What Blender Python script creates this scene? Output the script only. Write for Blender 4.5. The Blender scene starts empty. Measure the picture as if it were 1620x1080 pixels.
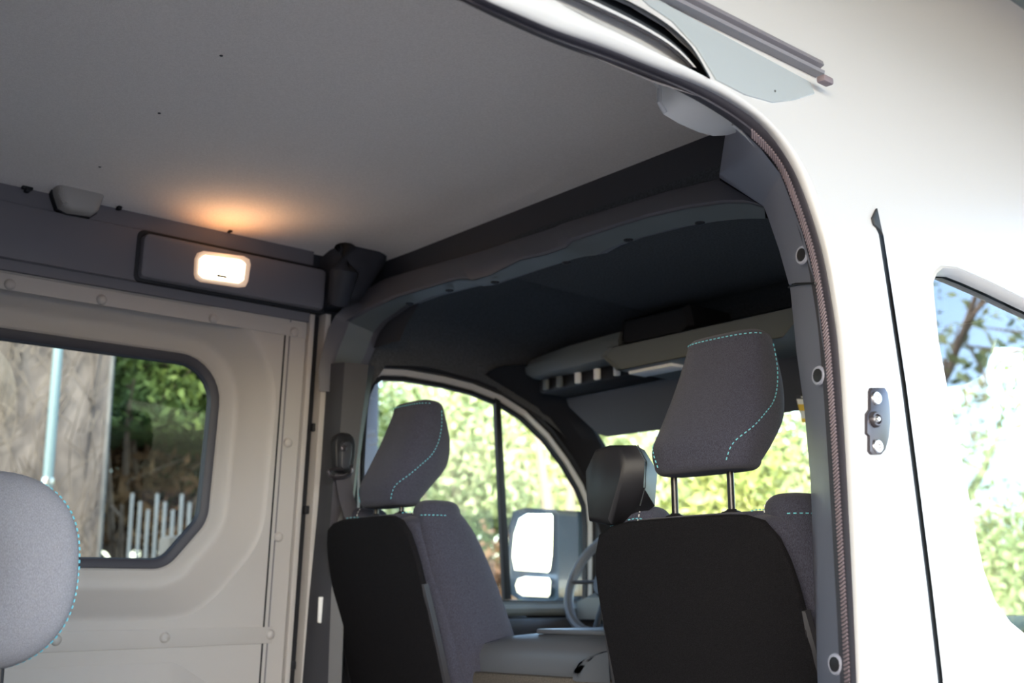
import bpy, bmesh, math, random
import numpy as np
from mathutils import Vector, Matrix
from mathutils.geometry import delaunay_2d_cdt
random.seed(7); rng = np.random.default_rng(7)
SC = bpy.context.scene; COL = SC.collection
PI = math.pi

# ------------------------------------------------------------------ camera
F = 1850.0
CAM = Vector((0, 0, 1.55))
Yc = Vector((2140, -396, -F)).normalized()
Zc = Vector((-48.5, 8378, -F)); Zc = (Zc - Yc * Zc.dot(Yc)).normalized()
Xc = Yc.cross(Zc)
ROT = Matrix((Xc, Yc, Zc))            # camera -> world
cd = bpy.data.cameras.new('camera'); cam = bpy.data.objects.new('camera', cd); COL.objects.link(cam)
cam.matrix_world = Matrix.Translation(CAM) @ ROT.to_4x4()
cd.sensor_width = 36; cd.lens = F / 1620 * 36; cd.clip_start = 0.02; cd.clip_end = 300
cd.dof.use_dof = True; cd.dof.focus_distance = 2.15; cd.dof.aperture_fstop = 3.8
SC.camera = cam
# ------------------------------------------------------------------ world, sun, exposure
w = bpy.data.worlds.new('sky'); SC.world = w; w.use_nodes = True
nt = w.node_tree; nt.nodes.clear()
sky = nt.nodes.new('ShaderNodeTexSky'); sky.sky_type = 'NISHITA'; sky.sun_disc = False
sky.sun_elevation = math.radians(34); sky.sun_rotation = math.radians(141)
sky.air_density = 1.0; sky.dust_density = 1.6; sky.ozone_density = 1.0
bg = nt.nodes.new('ShaderNodeBackground'); bg.inputs['Strength'].default_value = 1.5
wo = nt.nodes.new('ShaderNodeOutputWorld')
nt.links.new(sky.outputs[0], bg.inputs[0]); nt.links.new(bg.outputs[0], wo.inputs[0])
sd = bpy.data.lights.new('sun', 'SUN'); so = bpy.data.objects.new('sun', sd); COL.objects.link(so)
sd.energy = 4.0; sd.angle = math.radians(1.5); sd.color = (1, .97, .93)
so.rotation_euler = Vector((.64, -.58, .49)).to_track_quat('Z', 'Y').to_euler()
SC.view_settings.view_transform = 'Standard'; SC.view_settings.look = 'None'
SC.view_settings.gamma = 1; SC.view_settings.use_curve_mapping = False
SC.view_settings.exposure = 0.1
SC.cycles.max_bounces = 8; SC.cycles.diffuse_bounces = 5; SC.cycles.transparent_max_bounces = 12

# ------------------------------------------------------------------ back-projection onto real planes
def ray(x, y): return ROT @ Vector(((x - 810) / F, -(y - 540) / F, -1))
def onX(x, y, X, lean=0.0):           # plane X = X - lean (z - 1.5)
    d = ray(x, y); t = (X - lean * (CAM.z - 1.5)) / (d.x + lean * d.z); return CAM + d * t
def onY(x, y, Y): d = ray(x, y); return CAM + d * (Y / d.y)
def onZ(x, y, Z): d = ray(x, y); return CAM + d * ((Z - CAM.z) / d.z)
def L(x, y, off=0.0): return onX(x, y, -2.80 + off, -.07)      # inner face of the left wall
def S(x, y, off=0.0): return onX(x, y, -.95 + off, .07)        # outer skin of the right side
def LX(z, off=0.0): return -2.80 + off + .07 * (z - 1.5)
def SX(z, off=0.0):                   # flat flank, curving in towards the roof
    a = max(0, z - 2.22); return -.95 + off - .07 * (z - 1.5) - (.42 * a * a if a < .45 else .42*.45*.45 + .378*(a-.45))

# ------------------------------------------------------------------ materials
def mat(name, col, rough=.6, metal=0, noise=None, bump=0, bscale=200, coat=0, spec=.5, sheen=0, stretch=(1,1,1), emit=None, estr=0):
    m = bpy.data.materials.new(name); m.use_nodes = True; n = m.node_tree.nodes; l = m.node_tree.links
    b = n['Principled BSDF']; b.inputs['Base Color'].default_value = (*col, 1); b.inputs['Roughness'].default_value = rough
    b.inputs['Metallic'].default_value = metal; b.inputs['Coat Weight'].default_value = coat
    b.inputs['Coat Roughness'].default_value = .05
    b.inputs['Specular IOR Level'].default_value = spec; b.inputs['Sheen Weight'].default_value = sheen
    if emit: b.inputs['Emission Color'].default_value = (*emit, 1); b.inputs['Emission Strength'].default_value = estr
    tc = n.new('ShaderNodeTexCoord'); mp = n.new('ShaderNodeMapping'); mp.inputs['Scale'].default_value = stretch
    l.new(tc.outputs['Object'], mp.inputs[0])
    if noise:
        col2, sc, det = noise
        t = n.new('ShaderNodeTexNoise'); t.inputs['Scale'].default_value = sc; t.inputs['Detail'].default_value = det
        l.new(mp.outputs[0], t.inputs['Vector'])
        r = n.new('ShaderNodeValToRGB'); r.color_ramp.elements[0].position = .35; r.color_ramp.elements[1].position = .65
        r.color_ramp.elements[0].color = (*col, 1); r.color_ramp.elements[1].color = (*col2, 1)
        l.new(t.outputs[0], r.inputs[0]); l.new(r.outputs[0], b.inputs['Base Color'])
    if bump:
        t2 = n.new('ShaderNodeTexNoise'); t2.inputs['Scale'].default_value = bscale; t2.inputs['Detail'].default_value = 3
        l.new(mp.outputs[0], t2.inputs['Vector'])
        bp = n.new('ShaderNodeBump'); bp.inputs['Strength'].default_value = bump; bp.inputs['Distance'].default_value = .002
        l.new(t2.outputs[0], bp.inputs['Height']); l.new(bp.outputs[0], b.inputs['Normal'])
    return m
def glass(name, tint, refl=1.0, ior=1.7):
    m = bpy.data.materials.new(name); m.use_nodes = True; n = m.node_tree.nodes; l = m.node_tree.links; n.clear()
    o = n.new('ShaderNodeOutputMaterial'); mx = n.new('ShaderNodeMixShader'); tr = n.new('ShaderNodeBsdfTransparent')
    g = n.new('ShaderNodeBsdfGlossy'); g.inputs['Roughness'].default_value = .01; g.inputs['Color'].default_value = (refl, refl, refl, 1)
    fr = n.new('ShaderNodeFresnel'); ge = n.new('ShaderNodeNewGeometry'); mr_ = n.new('ShaderNodeMapRange')
    mr_.inputs['To Min'].default_value = ior; mr_.inputs['To Max'].default_value = 1/ior       # same reflectance from either side of a thin pane
    l.new(ge.outputs['Backfacing'], mr_.inputs['Value']); l.new(mr_.outputs[0], fr.inputs['IOR'])
    tr.inputs[0].default_value = (*tint, 1)
    l.new(fr.outputs[0], mx.inputs[0]); l.new(tr.outputs[0], mx.inputs[1]); l.new(g.outputs[0], mx.inputs[2]); l.new(mx.outputs[0], o.inputs[0])
    return m
M = dict(
 headliner=mat('headliner', (.80,.745,.715), .95, noise=((.87,.815,.785), 260, 4), bump=.35, bscale=500, spec=.1),
 wall=mat('wall_plastic', (.43,.40,.38), .55, bump=.08, bscale=900),
 upper=mat('upper_wall_plastic', (.145,.138,.155), .5, bump=.08, bscale=900),
 beige=mat('beige_plastic', (.36,.34,.32), .45),
 dark=mat('dark_plastic', (.035,.036,.045), .5, bump=.1, bscale=900),
 black=mat('black_plastic', (.012,.012,.015), .5, spec=.3),
 hoop=mat('hoop_plastic', (.10,.098,.115), .5),
 pillar=mat('pillar_plastic', (.26,.275,.35), .45, bump=.06, bscale=900),
 cabgrey=mat('cab_grey_plastic', (.13,.145,.15), .5),
 cabliner=mat('cab_headliner', (.055,.058,.064), .95, noise=((.085,.09,.098), 220, 5), bump=.5, bscale=500, spec=.1),
 white=mat('white_paint', (.47,.475,.49), .35, coat=.25),
 rubber=mat('rubber', (.035,.033,.045), .55),
 rib=mat('rubber_rib', (.16,.13,.15), .6),
 gap=mat('gap_rubber', (.02,.024,.03), .6),
 metal=mat('zinc_metal', (.75,.75,.76), .28, 1),
 darkmetal=mat('dark_metal', (.10,.09,.10), .35, .8),
 chrome=mat('headrest_rod', (.02,.02,.024), .3, .2),
 lightfab=mat('light_heather_fabric', (.26,.245,.265), .9, noise=((.36,.345,.365), 900, 3), bump=.5, bscale=1200, spec=.15, stretch=(1,1,.35)),
 fabric=mat('heather_fabric', (.029,.030,.046), .9, noise=((.062,.064,.092), 900, 3), bump=.5, bscale=1200, spec=.15, sheen=.1, stretch=(1,1,.35)),
 carpet=mat('seat_back_carpet', (.006,.006,.0075), .95, noise=((.013,.0125,.015), 500, 4), bump=.9, bscale=600, spec=.1),
 piping=mat('seat_piping', (.035,.035,.042), .4),
 cyan=mat('cyan_thread', (.16,.52,.62), .6),
 belt=mat('belt_webbing', (.055,.05,.06), .7, bump=.3, bscale=400),
 console=mat('console_plastic', (.085,.095,.115), .42, bump=.05, bscale=900),
 lens=mat('lamp_lens', (1,.9,.75), .4, emit=(1,.80,.52), estr=9),
 bezel=mat('lamp_bezel', (.75,.70,.66), .4, emit=(1,.62,.36), estr=.35),
 carpetbrown=mat('brown_carpet', (.075,.068,.062), .95, noise=((.125,.115,.105), 300, 4), bump=.8, bscale=500, spec=.1),
 yellow=mat('yellow_label', (.75,.50,.06), .5), paper=mat('white_label', (.8,.8,.78), .5), ink=mat('label_ink', (.05,.05,.06), .6),
 bluehouse=mat('mirror_housing', (.05,.085,.12), .35, coat=.3),
 mirror=mat('mirror_glass', (.92,.93,.93), .02, 1),
 slit=mat('white_trim', (.8,.8,.8), .5),
 asphalt=mat('pavement', (.165,.163,.16), .9, noise=((.215,.21,.205), 3, 6), bump=.3, bscale=60),
 wood=mat('fence_wood', (.26,.21,.17), .85, noise=((.36,.31,.27), 8, 5), stretch=(1,1,.1)),
 picket=mat('white_picket', (.15,.17,.18), .6),
 post=mat('post_metal', (.22,.32,.33), .4),
 stone=mat('creeper_wall', (.095,.083,.078), .95, noise=((.20,.178,.165), 7, 12), bump=1, bscale=5, stretch=(1,1,.45)),
 twig=mat('bare_twigs', (.12,.10,.085), .9, noise=((.20,.17,.14), 3, 3)),
 block=mat('pale_concrete', (.20,.19,.17), .9),
 palebark=mat('pale_bark', (.26,.22,.15), .9),
 bark=mat('bark', (.16,.12,.09), .9, noise=((.26,.20,.15), 12, 4), stretch=(1,1,.2)),
 leafd=mat('dark_leaf', (.035,.075,.018), .7, noise=((.13,.19,.035), 1.3, 3)),
 leafy=mat('yellow_leaf', (.28,.34,.08), .6, noise=((.62,.60,.22), .9, 3)),
 leafg=mat('pale_green_leaf', (.22,.30,.13), .6, noise=((.52,.56,.28), .9, 3)),
 leafb=mat('brown_leaf', (.11,.055,.025), .8, noise=((.24,.15,.07), 1.5, 3)),
 gcargo=glass('privacy_glass', (.46,.49,.45), ior=1.28), gclear=glass('clear_glass', (.88,.93,.91)), gdoor=glass('door_glass', (.70,.78,.76), ior=2.1),
)
for k in ('leafd','leafy','leafg','leafb'):      # leaves let some light through
    b = M[k].node_tree.nodes['Principled BSDF']; b.inputs['Subsurface Weight'].default_value = 0

# ------------------------------------------------------------------ mesh helpers
def tag(o, label=None, cat=None, group=None, kind=None):
    if label: o['label'] = label
    if cat: o['category'] = cat
    if group: o['group'] = group
    if kind: o['kind'] = kind
    return o
def thing(name, label, cat, loc=(0,0,0), group=None, rz=0):
    o = bpy.data.objects.new(name, None); COL.objects.link(o); o.location = loc; o.rotation_euler = (0,0,rz)
    o.empty_display_size = .05
    return tag(o, label, cat, group)
def obj(name, vf, m, parent=None, angle=35, smooth=True):
    """vf = (verts, faces) in parent-local coordinates (parents are placed first)."""
    v, f = vf
    me = bpy.data.meshes.new(name); me.from_pydata([tuple(p) for p in v], [], [tuple(q) for q in f])
    bm = bmesh.new(); bm.from_mesh(me); bmesh.ops.recalc_face_normals(bm, faces=bm.faces); bm.to_mesh(me); bm.free()
    if smooth:
        me.polygons.foreach_set('use_smooth', [True]*len(me.polygons)); me.set_sharp_from_angle(angle=math.radians(angle))
    me.materials.append(M[m] if isinstance(m, str) else m)
    o = bpy.data.objects.new(name, me); COL.objects.link(o)
    if parent: o.parent = parent
    return o
def rel(vf, loc): return ([Vector(p) - Vector(loc) for p in vf[0]], vf[1])
def join(*vfs):
    V, Fc = [], []
    for v, f in vfs:
        n = len(V); V += list(v); Fc += [[i + n for i in q] for q in f]
    return V, Fc
def resample(pts, n):
    P = [Vector(p) for p in pts]; d = [0]
    for a, b in zip(P, P[1:]): d.append(d[-1] + (b - a).length)
    out = []
    for k in range(n):
        s = d[-1] * k / (n - 1); i = 0
        while i < len(P) - 2 and d[i + 1] < s: i += 1
        t = (s - d[i]) / max(1e-9, d[i + 1] - d[i]); out.append(P[i].lerp(P[i + 1], min(1, max(0, t))))
    return out
def smooth(pts, n, it=2):               # Chaikin-rounded, resampled
    P = [Vector(p) for p in pts]
    for _ in range(it):
        Q = [P[0]]
        for a, b in zip(P, P[1:]): Q += [a.lerp(b, .25), a.lerp(b, .75)]
        P = Q + [P[-1]]
    return resample(P, n)
def loft(rows, closed=False, caps=False):
    n = len(rows[0]); V = [p for r in rows for p in r]; Fc = []
    for i in range(len(rows) - 1):
        for j in range(n if closed else n - 1):
            k = (j + 1) % n; Fc.append([i*n + j, i*n + k, (i+1)*n + k, (i+1)*n + j])
    if caps: Fc += [list(range(n))[::-1], [(len(rows)-1)*n + j for j in range(n)]]
    return V, Fc
def tube(pts, r, seg=8, ry=None, up=Vector((0,0,1))):
    pts = [Vector(p) for p in pts]; rows = []
    for i, p in enumerate(pts):
        t = (pts[min(i+1, len(pts)-1)] - pts[max(i-1, 0)]).normalized()
        a = t.cross(up)
        if a.length < 1e-3: a = t.cross(Vector((1,0,0)))
        a.normalize(); b = a.cross(t).normalized(); R = r[i] if isinstance(r, (list, tuple)) else r
        RY = ry if ry else R
        rows.append([p + a*R*math.cos(2*PI*k/seg) + b*RY*math.sin(2*PI*k/seg) for k in range(seg)])
    return loft(rows, True, True)
def solid(poly, ext, bev=0.0, seg=2):   # 3D planar polygon extruded by vector, front rim bevelled
    bm = bmesh.new(); ext = Vector(ext)
    vs = [bm.verts.new(p) for p in poly]; f = bm.faces.new(vs)
    r = bmesh.ops.extrude_face_region(bm, geom=[f])
    nv = [g for g in r['geom'] if isinstance(g, bmesh.types.BMVert)]
    bmesh.ops.translate(bm, verts=nv, vec=ext)
    if bev:
        es = [e for e in bm.edges if all(v in nv for v in e.verts)]
        bmesh.ops.bevel(bm, geom=es, offset=bev, segments=seg, affect='EDGES', profile=.5, clamp_overlap=True)
    bm.verts.index_update(); out = ([v.co.copy() for v in bm.verts], [[v.index for v in q.verts] for q in bm.faces]); bm.free(); return out
def box(c, s, bev=0.0, seg=2, rot=None):
    bm = bmesh.new(); bmesh.ops.create_cube(bm, size=1); bmesh.ops.scale(bm, vec=Vector(s), verts=bm.verts)
    if bev: bmesh.ops.bevel(bm, geom=bm.edges[:], offset=bev, segments=seg, affect='EDGES', profile=.5, clamp_overlap=True)
    if rot is not None: bmesh.ops.transform(bm, matrix=rot.to_4x4(), verts=bm.verts)
    bmesh.ops.translate(bm, vec=Vector(c), verts=bm.verts)
    bm.verts.index_update(); out = ([v.co.copy() for v in bm.verts], [[v.index for v in q.verts] for q in bm.faces]); bm.free(); return out
def disc(c, nrm, prof, seg=16):         # lathe: prof = [(radius, height)...] about axis nrm
    nrm = Vector(nrm).normalized(); a = nrm.orthogonal().normalized(); b = nrm.cross(a); c = Vector(c)
    return loft([[c + (a*math.cos(2*PI*k/seg) + b*math.sin(2*PI*k/seg))*r + nrm*h for k in range(seg)] for r, h in prof], True, True)
def inside(p, poly):
    c = False; n = len(poly)
    for i in range(n):
        a, b = poly[i], poly[(i+1) % n]
        if (a[1] > p[1]) != (b[1] > p[1]) and p[0] < (b[0]-a[0])*(p[1]-a[1])/(b[1]-a[1]) + a[0]: c = not c
    return c
def panel(outer, holes, fn, step=.08):  # 2D region with holes, triangulated, mapped by fn(u, v)
    V, E = [], []
    for lp in [outer] + holes:
        n = len(V); V += [Vector((p[0], p[1])) for p in lp]; E += [(n+i, n+(i+1) % len(lp)) for i in range(len(lp))]
    us = [p[0] for p in outer]; vs = [p[1] for p in outer]; u = min(us) + step/2
    while u < max(us):
        v = min(vs) + step/2
        while v < max(vs):
            if inside((u, v), outer) and not any(inside((u, v), h) for h in holes): V.append(Vector((u, v)))
            v += step
        u += step
    r = delaunay_2d_cdt(V, E, [], 0, 1e-6); P = r[0]; Fc = []
    for t in r[2]:
        c = (P[t[0]] + P[t[1]] + P[t[2]]) / 3
        if inside(c, outer) and not any(inside(c, h) for h in holes): Fc.append(list(t))
    return [fn(p.x, p.y) for p in P], Fc
def fillet(corners, d=0.0, seg=8):      # corners [(u, v, r)] anticlockwise, pushed outward by d
    n = len(corners); C = [Vector(c[:2]) for c in corners]; Q = []
    for i in range(n):
        a, b, c = C[i-1], C[i], C[(i+1) % n]
        e1 = (b-a).normalized(); e2 = (c-b).normalized(); n1 = Vector((e1.y, -e1.x)); n2 = Vector((e2.y, -e2.x))
        m = (n1+n2); Q.append(b + m * (d / (1 + n1.dot(n2))))
    out = []
    for i in range(n):
        a, b, c = Q[i-1], Q[i], Q[(i+1) % n]; r = corners[i][2] + d
        e1 = (a-b).normalized(); e2 = (c-b).normalized(); ang = e1.angle(e2); t = r / math.tan(ang/2)
        t = min(t, (a-b).length*.48, (c-b).length*.48); r = t*math.tan(ang/2)
        ce = b + (e1+e2).normalized() * (r / math.sin(ang/2)); s = b + e1*t - ce; e = b + e2*t - ce
        a0 = math.atan2(s.y, s.x); a1 = math.atan2(e.y, e.x)
        while a1 < a0: a1 += 2*PI
        if a1 - a0 > PI: a1 -= 2*PI
        for k in range(seg+1):
            q = a0 + (a1-a0)*k/seg; out.append(ce + Vector((math.cos(q), math.sin(q)))*r)
    return out
class Shape:                            # lofted cushion: sections (z, cx, cy, half width, front, rear, exponent)
    def __init__(s, secs, top=.02, bot=.02, seg=40, sub=5):
        s.seg = seg; K = np.array(secs, float); Z = []
        for i in range(len(K)-1):
            for k in range(sub):
                t = k/sub; p0 = K[max(i-1,0)]; p1 = K[i]; p2 = K[i+1]; p3 = K[min(i+2,len(K)-1)]
                Z.append(.5*((2*p1)+(-p0+p2)*t+(2*p0-5*p1+4*p2-p3)*t*t+(-p0+3*p1-3*p2+p3)*t**3))
        Z.append(K[-1]); Zs = []
        def cap(q, sgn, h, k):
            a = k*PI/12; r = q.copy(); c = h*(1-math.cos(a)); r[0] += sgn*h*math.sin(a); r[3] -= c; r[4] -= c; r[5] -= c
            for j in (3,4,5): r[j] = max(r[j], .004)
            return r
        for k in range(6, 0, -1): Zs.append(cap(Z[0], -1, bot, k))
        Zs += Z
        for k in range(1, 7): Zs.append(cap(Z[-1], 1, top, k))
        s.Z = Zs
    def pt(s, t, deg, off=0):           # t in 0..1 over rows
        x = t*(len(s.Z)-1); i = min(int(x), len(s.Z)-2); q = s.Z[i]*(1-(x-i)) + s.Z[i+1]*(x-i)
        return s.row(q, deg, off)
    def row(s, q, deg, off=0):
        a = math.radians(deg); c, n = math.cos(a), math.sin(a); e = 2/q[6]
        hd = q[4] if n > 0 else q[5]
        return Vector((q[1] + (q[3]+off)*math.copysign(abs(c)**e, c), q[2] + (hd+off)*math.copysign(abs(n)**e, n), q[0]))
    def mesh(s):
        return loft([[s.row(q, 360*k/s.seg + 4.5) for k in range(s.seg)] for q in s.Z], True, True)
def stitches(pts, dash=.0055, gap=.0045, r=.0011):
    n = max(2, int(sum((b-a).length for a, b in zip(pts, pts[1:])) / (dash+gap))); P = resample(pts, 2*n+1); V = []
    return join(*[tube([P[2*i], P[2*i+1]], r, 5) for i in range(n)])

# ================================================================== GROUND AND SCENERY BEYOND
gnd = obj('ground', panel([(-60,-40),(40,-40),(40,60),(-60,60)], [], lambda u, v: Vector((u, v, 0)), 10), 'asphalt')
tag(gnd, 'pale sunlit paved yard the van stands on', 'ground', kind='structure')

# ================================================================== LEFT WALL
WC = [(1.452,1.645,.07),(1.452,1.70,.05),(1.452,2.165,.10),(.19,2.165,.10),(.19,1.645,.07)]
WC = [(.285,1.655,.05),(1.345,1.655,.06),(1.437,1.765,.07),(1.445,2.165,.10),(.18,2.165,.10),(.19,1.765,.07)]
r_out = fillet(WC, .150); r_in = fillet(WC, .062); r_fl = fillet(WC, .022); r_gl = fillet(WC, 0)
lw = lambda off: (lambda u, v: Vector((LX(v, off), u, v)))
outer = [(-2.4,.75),(1.67,.75),(1.67,2.55),(-2.4,2.55)]
wl = obj('wall_left', panel(outer, [r_out], lw(0), .15), 'wall', angle=40)
tag(wl, 'grey moulded plastic side wall of the load area with a rounded window surround', 'wall', kind='structure')
rows = []
for ring, off in ((fillet(WC,.152), 0), (fillet(WC,.146), -.002), (fillet(WC,.138), -.008), (fillet(WC,.133), -.014), (fillet(WC,.080), -.070), (fillet(WC,.073), -.077), (fillet(WC,.064), -.080), (fillet(WC,.045), -.078), (fillet(WC,.028), -.074), (r_fl, -.080)):
    rows.append([lw(off)(p.x, p.y) for p in ring])
obj('window_surround', loft(rows, True), 'wall', wl, angle=50)
rows = [[lw(o)(p.x, p.y) for p in fillet(WC, d)] for d, o in ((.024,-.080),(.021,-.074),(.010,-.074),(0,-.080),(-.004,-.098))]
obj('window_seal', loft(rows, True), 'rubber', wl)
g1 = obj('window_1', panel(r_gl, [], lw(-.092), .2), 'gcargo', smooth=False)
tag(g1, 'tinted rounded side window of the load area, trees behind', 'window', kind='structure')
# upper wall: strip, cover panel, lamp housing
def lplate(px, off0, off1, bev, parent, name, m='upper'):
    pts = [L(x, y, off0) for x, y in px]; v = L(*px[0], off0); return obj(name, solid(pts, Vector((off1-off0, 0, 0)), bev), m, parent)
def yz(pts, off): return [Vector((LX(z, off), y, z)) for y, z in pts]
def yplate(pts, off0, off1, bev, parent, name, m='upper'):
    return obj(name, solid(yz(pts, off0), Vector((off1-off0, 0, 0)), bev), m, parent)
yplate([(-2.4,2.305),(1.675,2.305),(1.675,2.56),(-2.4,2.56)], -.004, .006, .003, wl, 'upper_panel')
yplate([(-2.4,2.330),(1.67,2.330),(1.67,2.462),(-2.4,2.462)], .004, .020, .006, wl, 'cover_panel')
yplate([(-2.4,2.26),(1.67,2.26),(1.67,2.298),(-2.4,2.298)], -.002, .003, .0015, wl, 'rivet_strip', 'wall')
hs = fillet([(1.165,2.338,.012),(1.70,2.338,.012),(1.70,2.452,.012),(1.165,2.452,.02)])
yplate([tuple(p) for p in hs], .012, .040, .010, wl, 'lamp_housing')
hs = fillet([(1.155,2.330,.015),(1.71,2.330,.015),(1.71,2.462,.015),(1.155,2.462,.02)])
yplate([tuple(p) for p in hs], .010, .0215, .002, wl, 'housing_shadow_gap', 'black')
for i, (x, y) in enumerate([(42,297),(187,325),(362,361)]):
    p = L(x, y, .006); obj('trim_clip', box(p, (.02,.026,.012), .003), 'black', wl)
    obj('trim_clip', box(p + Vector((.004,0,-.008)), (.02,.012,.010), .003), 'black', wl)
for x, y in [(15,450),(160,474),(337,504),(465,525),(455,700),(440,849),(427,1003),(260,1008),(88,1012)]:
    p = L(x, y, .001); obj('rivet_cap', disc(p, (1,0,-.07), [(.0135,0),(.0130,.004),(.0105,.0075),(.006,.0098),(.001,.0105)]), 'wall', wl)
lo = [(.3,1.430),(1.632,1.442),(1.632,1.484),(.3,1.484)]
yplate(lo, -.004, .0028, .0014, wl, 'rivet_strip', 'wall')
lo = fillet([(.3,.9,.05),(1.50,.9,.05),(1.50,1.30,.10),(1.36,1.385,.10),(.3,1.385,.05)])
rows = [[lw(o)(p.x, p.y) for p in fillet([(.3,.9,.05),(1.50,.9,.05),(1.50,1.30,.06),(1.36,1.385,.06),(.3,1.385,.05)], d)] for d, o in ((.02,-.001),(.014,.003),(0,.004),(-.03,.022),(-.045,.024))]
obj('lower_relief', join(loft(rows, True), (rows[-1], [list(range(len(rows[-1])))])), 'wall', wl, angle=50)
# vertical ribs at the front end of the wall (px x at top y=505 / bottom y=1080)
def vstrip(xt, wt, off0, off1, name, m, yt=500, bev=.003, parent=wl):
    y0 = L(xt, yt, off0).y; y1 = L(xt+wt, yt, off0).y; zt = L(xt, yt, off0).z
    return obj(name, solid(yz([(y0,.8),(y1,.8),(y1,zt),(y0,zt)], off0), Vector((off1-off0, 0, 0)), bev), m, parent)

tr = obj('wall_pillar_left', join(solid(yz([(1.668,.8),(1.885,.8),(1.885,2.6),(1.668,2.6)], -.03), (.004,0,0))), 'dark'); tr.name = 'trim_1'
tag(tr, 'ribbed dark pillar post behind the driver seat belt', 'pillar', kind='structure')
vstrip(447, 2.5, -.012, .0015, 'edge_groove', 'black', 520, .0008, parent=tr); vstrip(456, 2, -.012, .0015, 'edge_groove', 'upper', 500, .0008, parent=tr)
vstrip(480, 8, -.028, .010, 'post_ridge', 'wall', 500, .004, parent=tr)
vstrip(489, 12, -.028, -.012, 'post_channel', 'black', 500, parent=tr)
vstrip(503, 9, -.028, .014, 'post_ridge', 'wall', 500, .004, parent=tr)
for x, y in [(496,676),(484,806),(463,1052)]: obj('channel_clip', box(L(x, y, -.008), (.014,.014,.022), .002), 'black', tr)
# cover at the ceiling corner (bulge)
def lump(px, base, peak, fn, steps=((1,0),(.97,.45),(.88,.8),(.72,.96),(.45,1.0))):
    P = [fn(x, y, base) for x, y in px]; c = sum(P, Vector())/len(P); ex = fn(*px[0], peak)-fn(*px[0], base)
    rows = [[c + (p-c)*s + Vector((peak-base,0,0))*h for p in P] for s, h in steps]
    V, Fc = loft(rows, True); Fc.append([len(V)-len(P)+i for i in range(len(P))]); return V, Fc
corner = [(500,492),(505,440),(506,398),(525,386),(560,390),(600,396),(586,430),(560,470),(545,494)]
obj('corner_cover', lump(corner, -.02, .085, L), 'dark', tr, angle=60)
obj('corner_cover', tube([L(546,392,.07), L(545,430,.09), L(535,480,.05)], [.030,.040,.030], 12), 'dark', tr, angle=60)
# beige end cap hanging under the ceiling edge
ec = thing('ceiling_end_cap', 'grey plastic cover cap where the ceiling lining meets the side wall', 'cover', L(115,320,.0))
capx = [(76,290),(79,312),(86,333),(100,341),(137,346),(146,340),(155,318),(155,299),(148,292),(112,286)]
loc = ec.location.copy()
obj('cap_body', rel(lump(capx, .004, .055, L, ((1,0),(1,.5),(.96,.8),(.88,.95),(.7,1.0))), loc), 'beige', ec, angle=45)
gr = [(x*1.0, y) for x, y in capx]; cx, cy = 115, 318
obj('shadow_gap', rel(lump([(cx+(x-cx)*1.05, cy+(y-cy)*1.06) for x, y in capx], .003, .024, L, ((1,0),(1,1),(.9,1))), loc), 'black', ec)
obj('finger_rib', rel(tube([L(97,292,.045), L(96,308,.058), L(103,322,.062)], .006, 8), loc), 'beige', ec)
# interior lamp
lp0 = L(350,427,.045); lamp = thing('interior_lamp', 'glowing rectangular interior lamp in the dark upper wall panel', 'lamp', lp0)
bz = [(307,410),(311,401),(320,398),(383,406),(392,411),(394,420),(390,446),(386,454),(376,455),(316,446),(308,441),(306,434)]
obj('bezel', rel(solid([L(x,y,.038) for x,y in bz], (.012,0,0), .004), lp0), 'bezel', lamp)
ln = [(314,411),(322,405),(378,412),(386,418),(383,443),(376,448),(320,440),(313,434)]
obj('lens', rel(solid([L(x,y,.045) for x,y in ln], (.010,0,0), .003), lp0), 'lens', lamp)
obj('switch', rel(box(L(351,437,.058), (.006,.028,.006), .002), lp0), 'dark', lamp)
pl = bpy.data.lights.new('lamp_glow', 'SPOT'); po = bpy.data.objects.new('lamp_glow', pl); COL.objects.link(po)
po.parent = lamp; po.location = (.03, 0, 0); pl.energy = 1.0; pl.color = (1,.42,.13); pl.spot_size = math.radians(150); pl.spot_blend = 1; pl.shadow_soft_size = .02
po.rotation_euler = Vector((-.35,0,-1)).to_track_quat('Z','Y').to_euler()

# ================================================================== CEILING, FLOOR, REAR
def ceil(u, v):                          # gentle crown
    e = max(0, -2.60 - u); return Vector((u, v, 2.525 - 1.2*e*e))
ce = obj('ceiling', panel([(-2.735,-2.4),(-1.10,-2.4),(-1.10,1.90),(-2.735,1.90)], [], ceil, .07), 'headliner')
tag(ce, 'beige grey felt ceiling lining of the load area', 'ceiling', kind='structure')
for x, y in [(252,179),(158,264),(350,88)]:
    p = onZ(x, y, 2.524); obj('lining_mark', disc(p, (0,0,-1), [(.0035,0),(.003,.001),(.001,.0015)], 8), 'dark', ce)
fl = obj('floor', box((-1.87,.0,.72), (1.8,4.9,.06)), 'dark'); tag(fl, 'dark load area floor', 'floor', kind='structure')
fl2 = obj('floor', box((-1.87,2.75,.88), (1.8,1.9,.06)), 'dark'); tag(fl2, 'dark raised cab floor', 'floor', kind='structure')
wr = obj('wall_back', box((-1.87,-2.42,1.65), (1.9,.05,1.9)), 'wall'); tag(wr, 'closed rear end wall of the load area', 'wall', kind='structure')
rf = obj('trim_2', join(loft([[Vector((x, y, 3.02 + .25*(1-((x+1.93)/.56)**2))) for x in np.linspace(-2.49,-1.37,12)] for y in (-2.45,2.35,2.95)], False),
     loft([[Vector((x, y, z + .0)) for x in (-2.6,-1.32)] for y, z in ((2.95,3.0),(2.80,2.22))])), 'white'); tag(rf, 'white painted van roof skin', 'roof', kind='structure')

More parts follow.
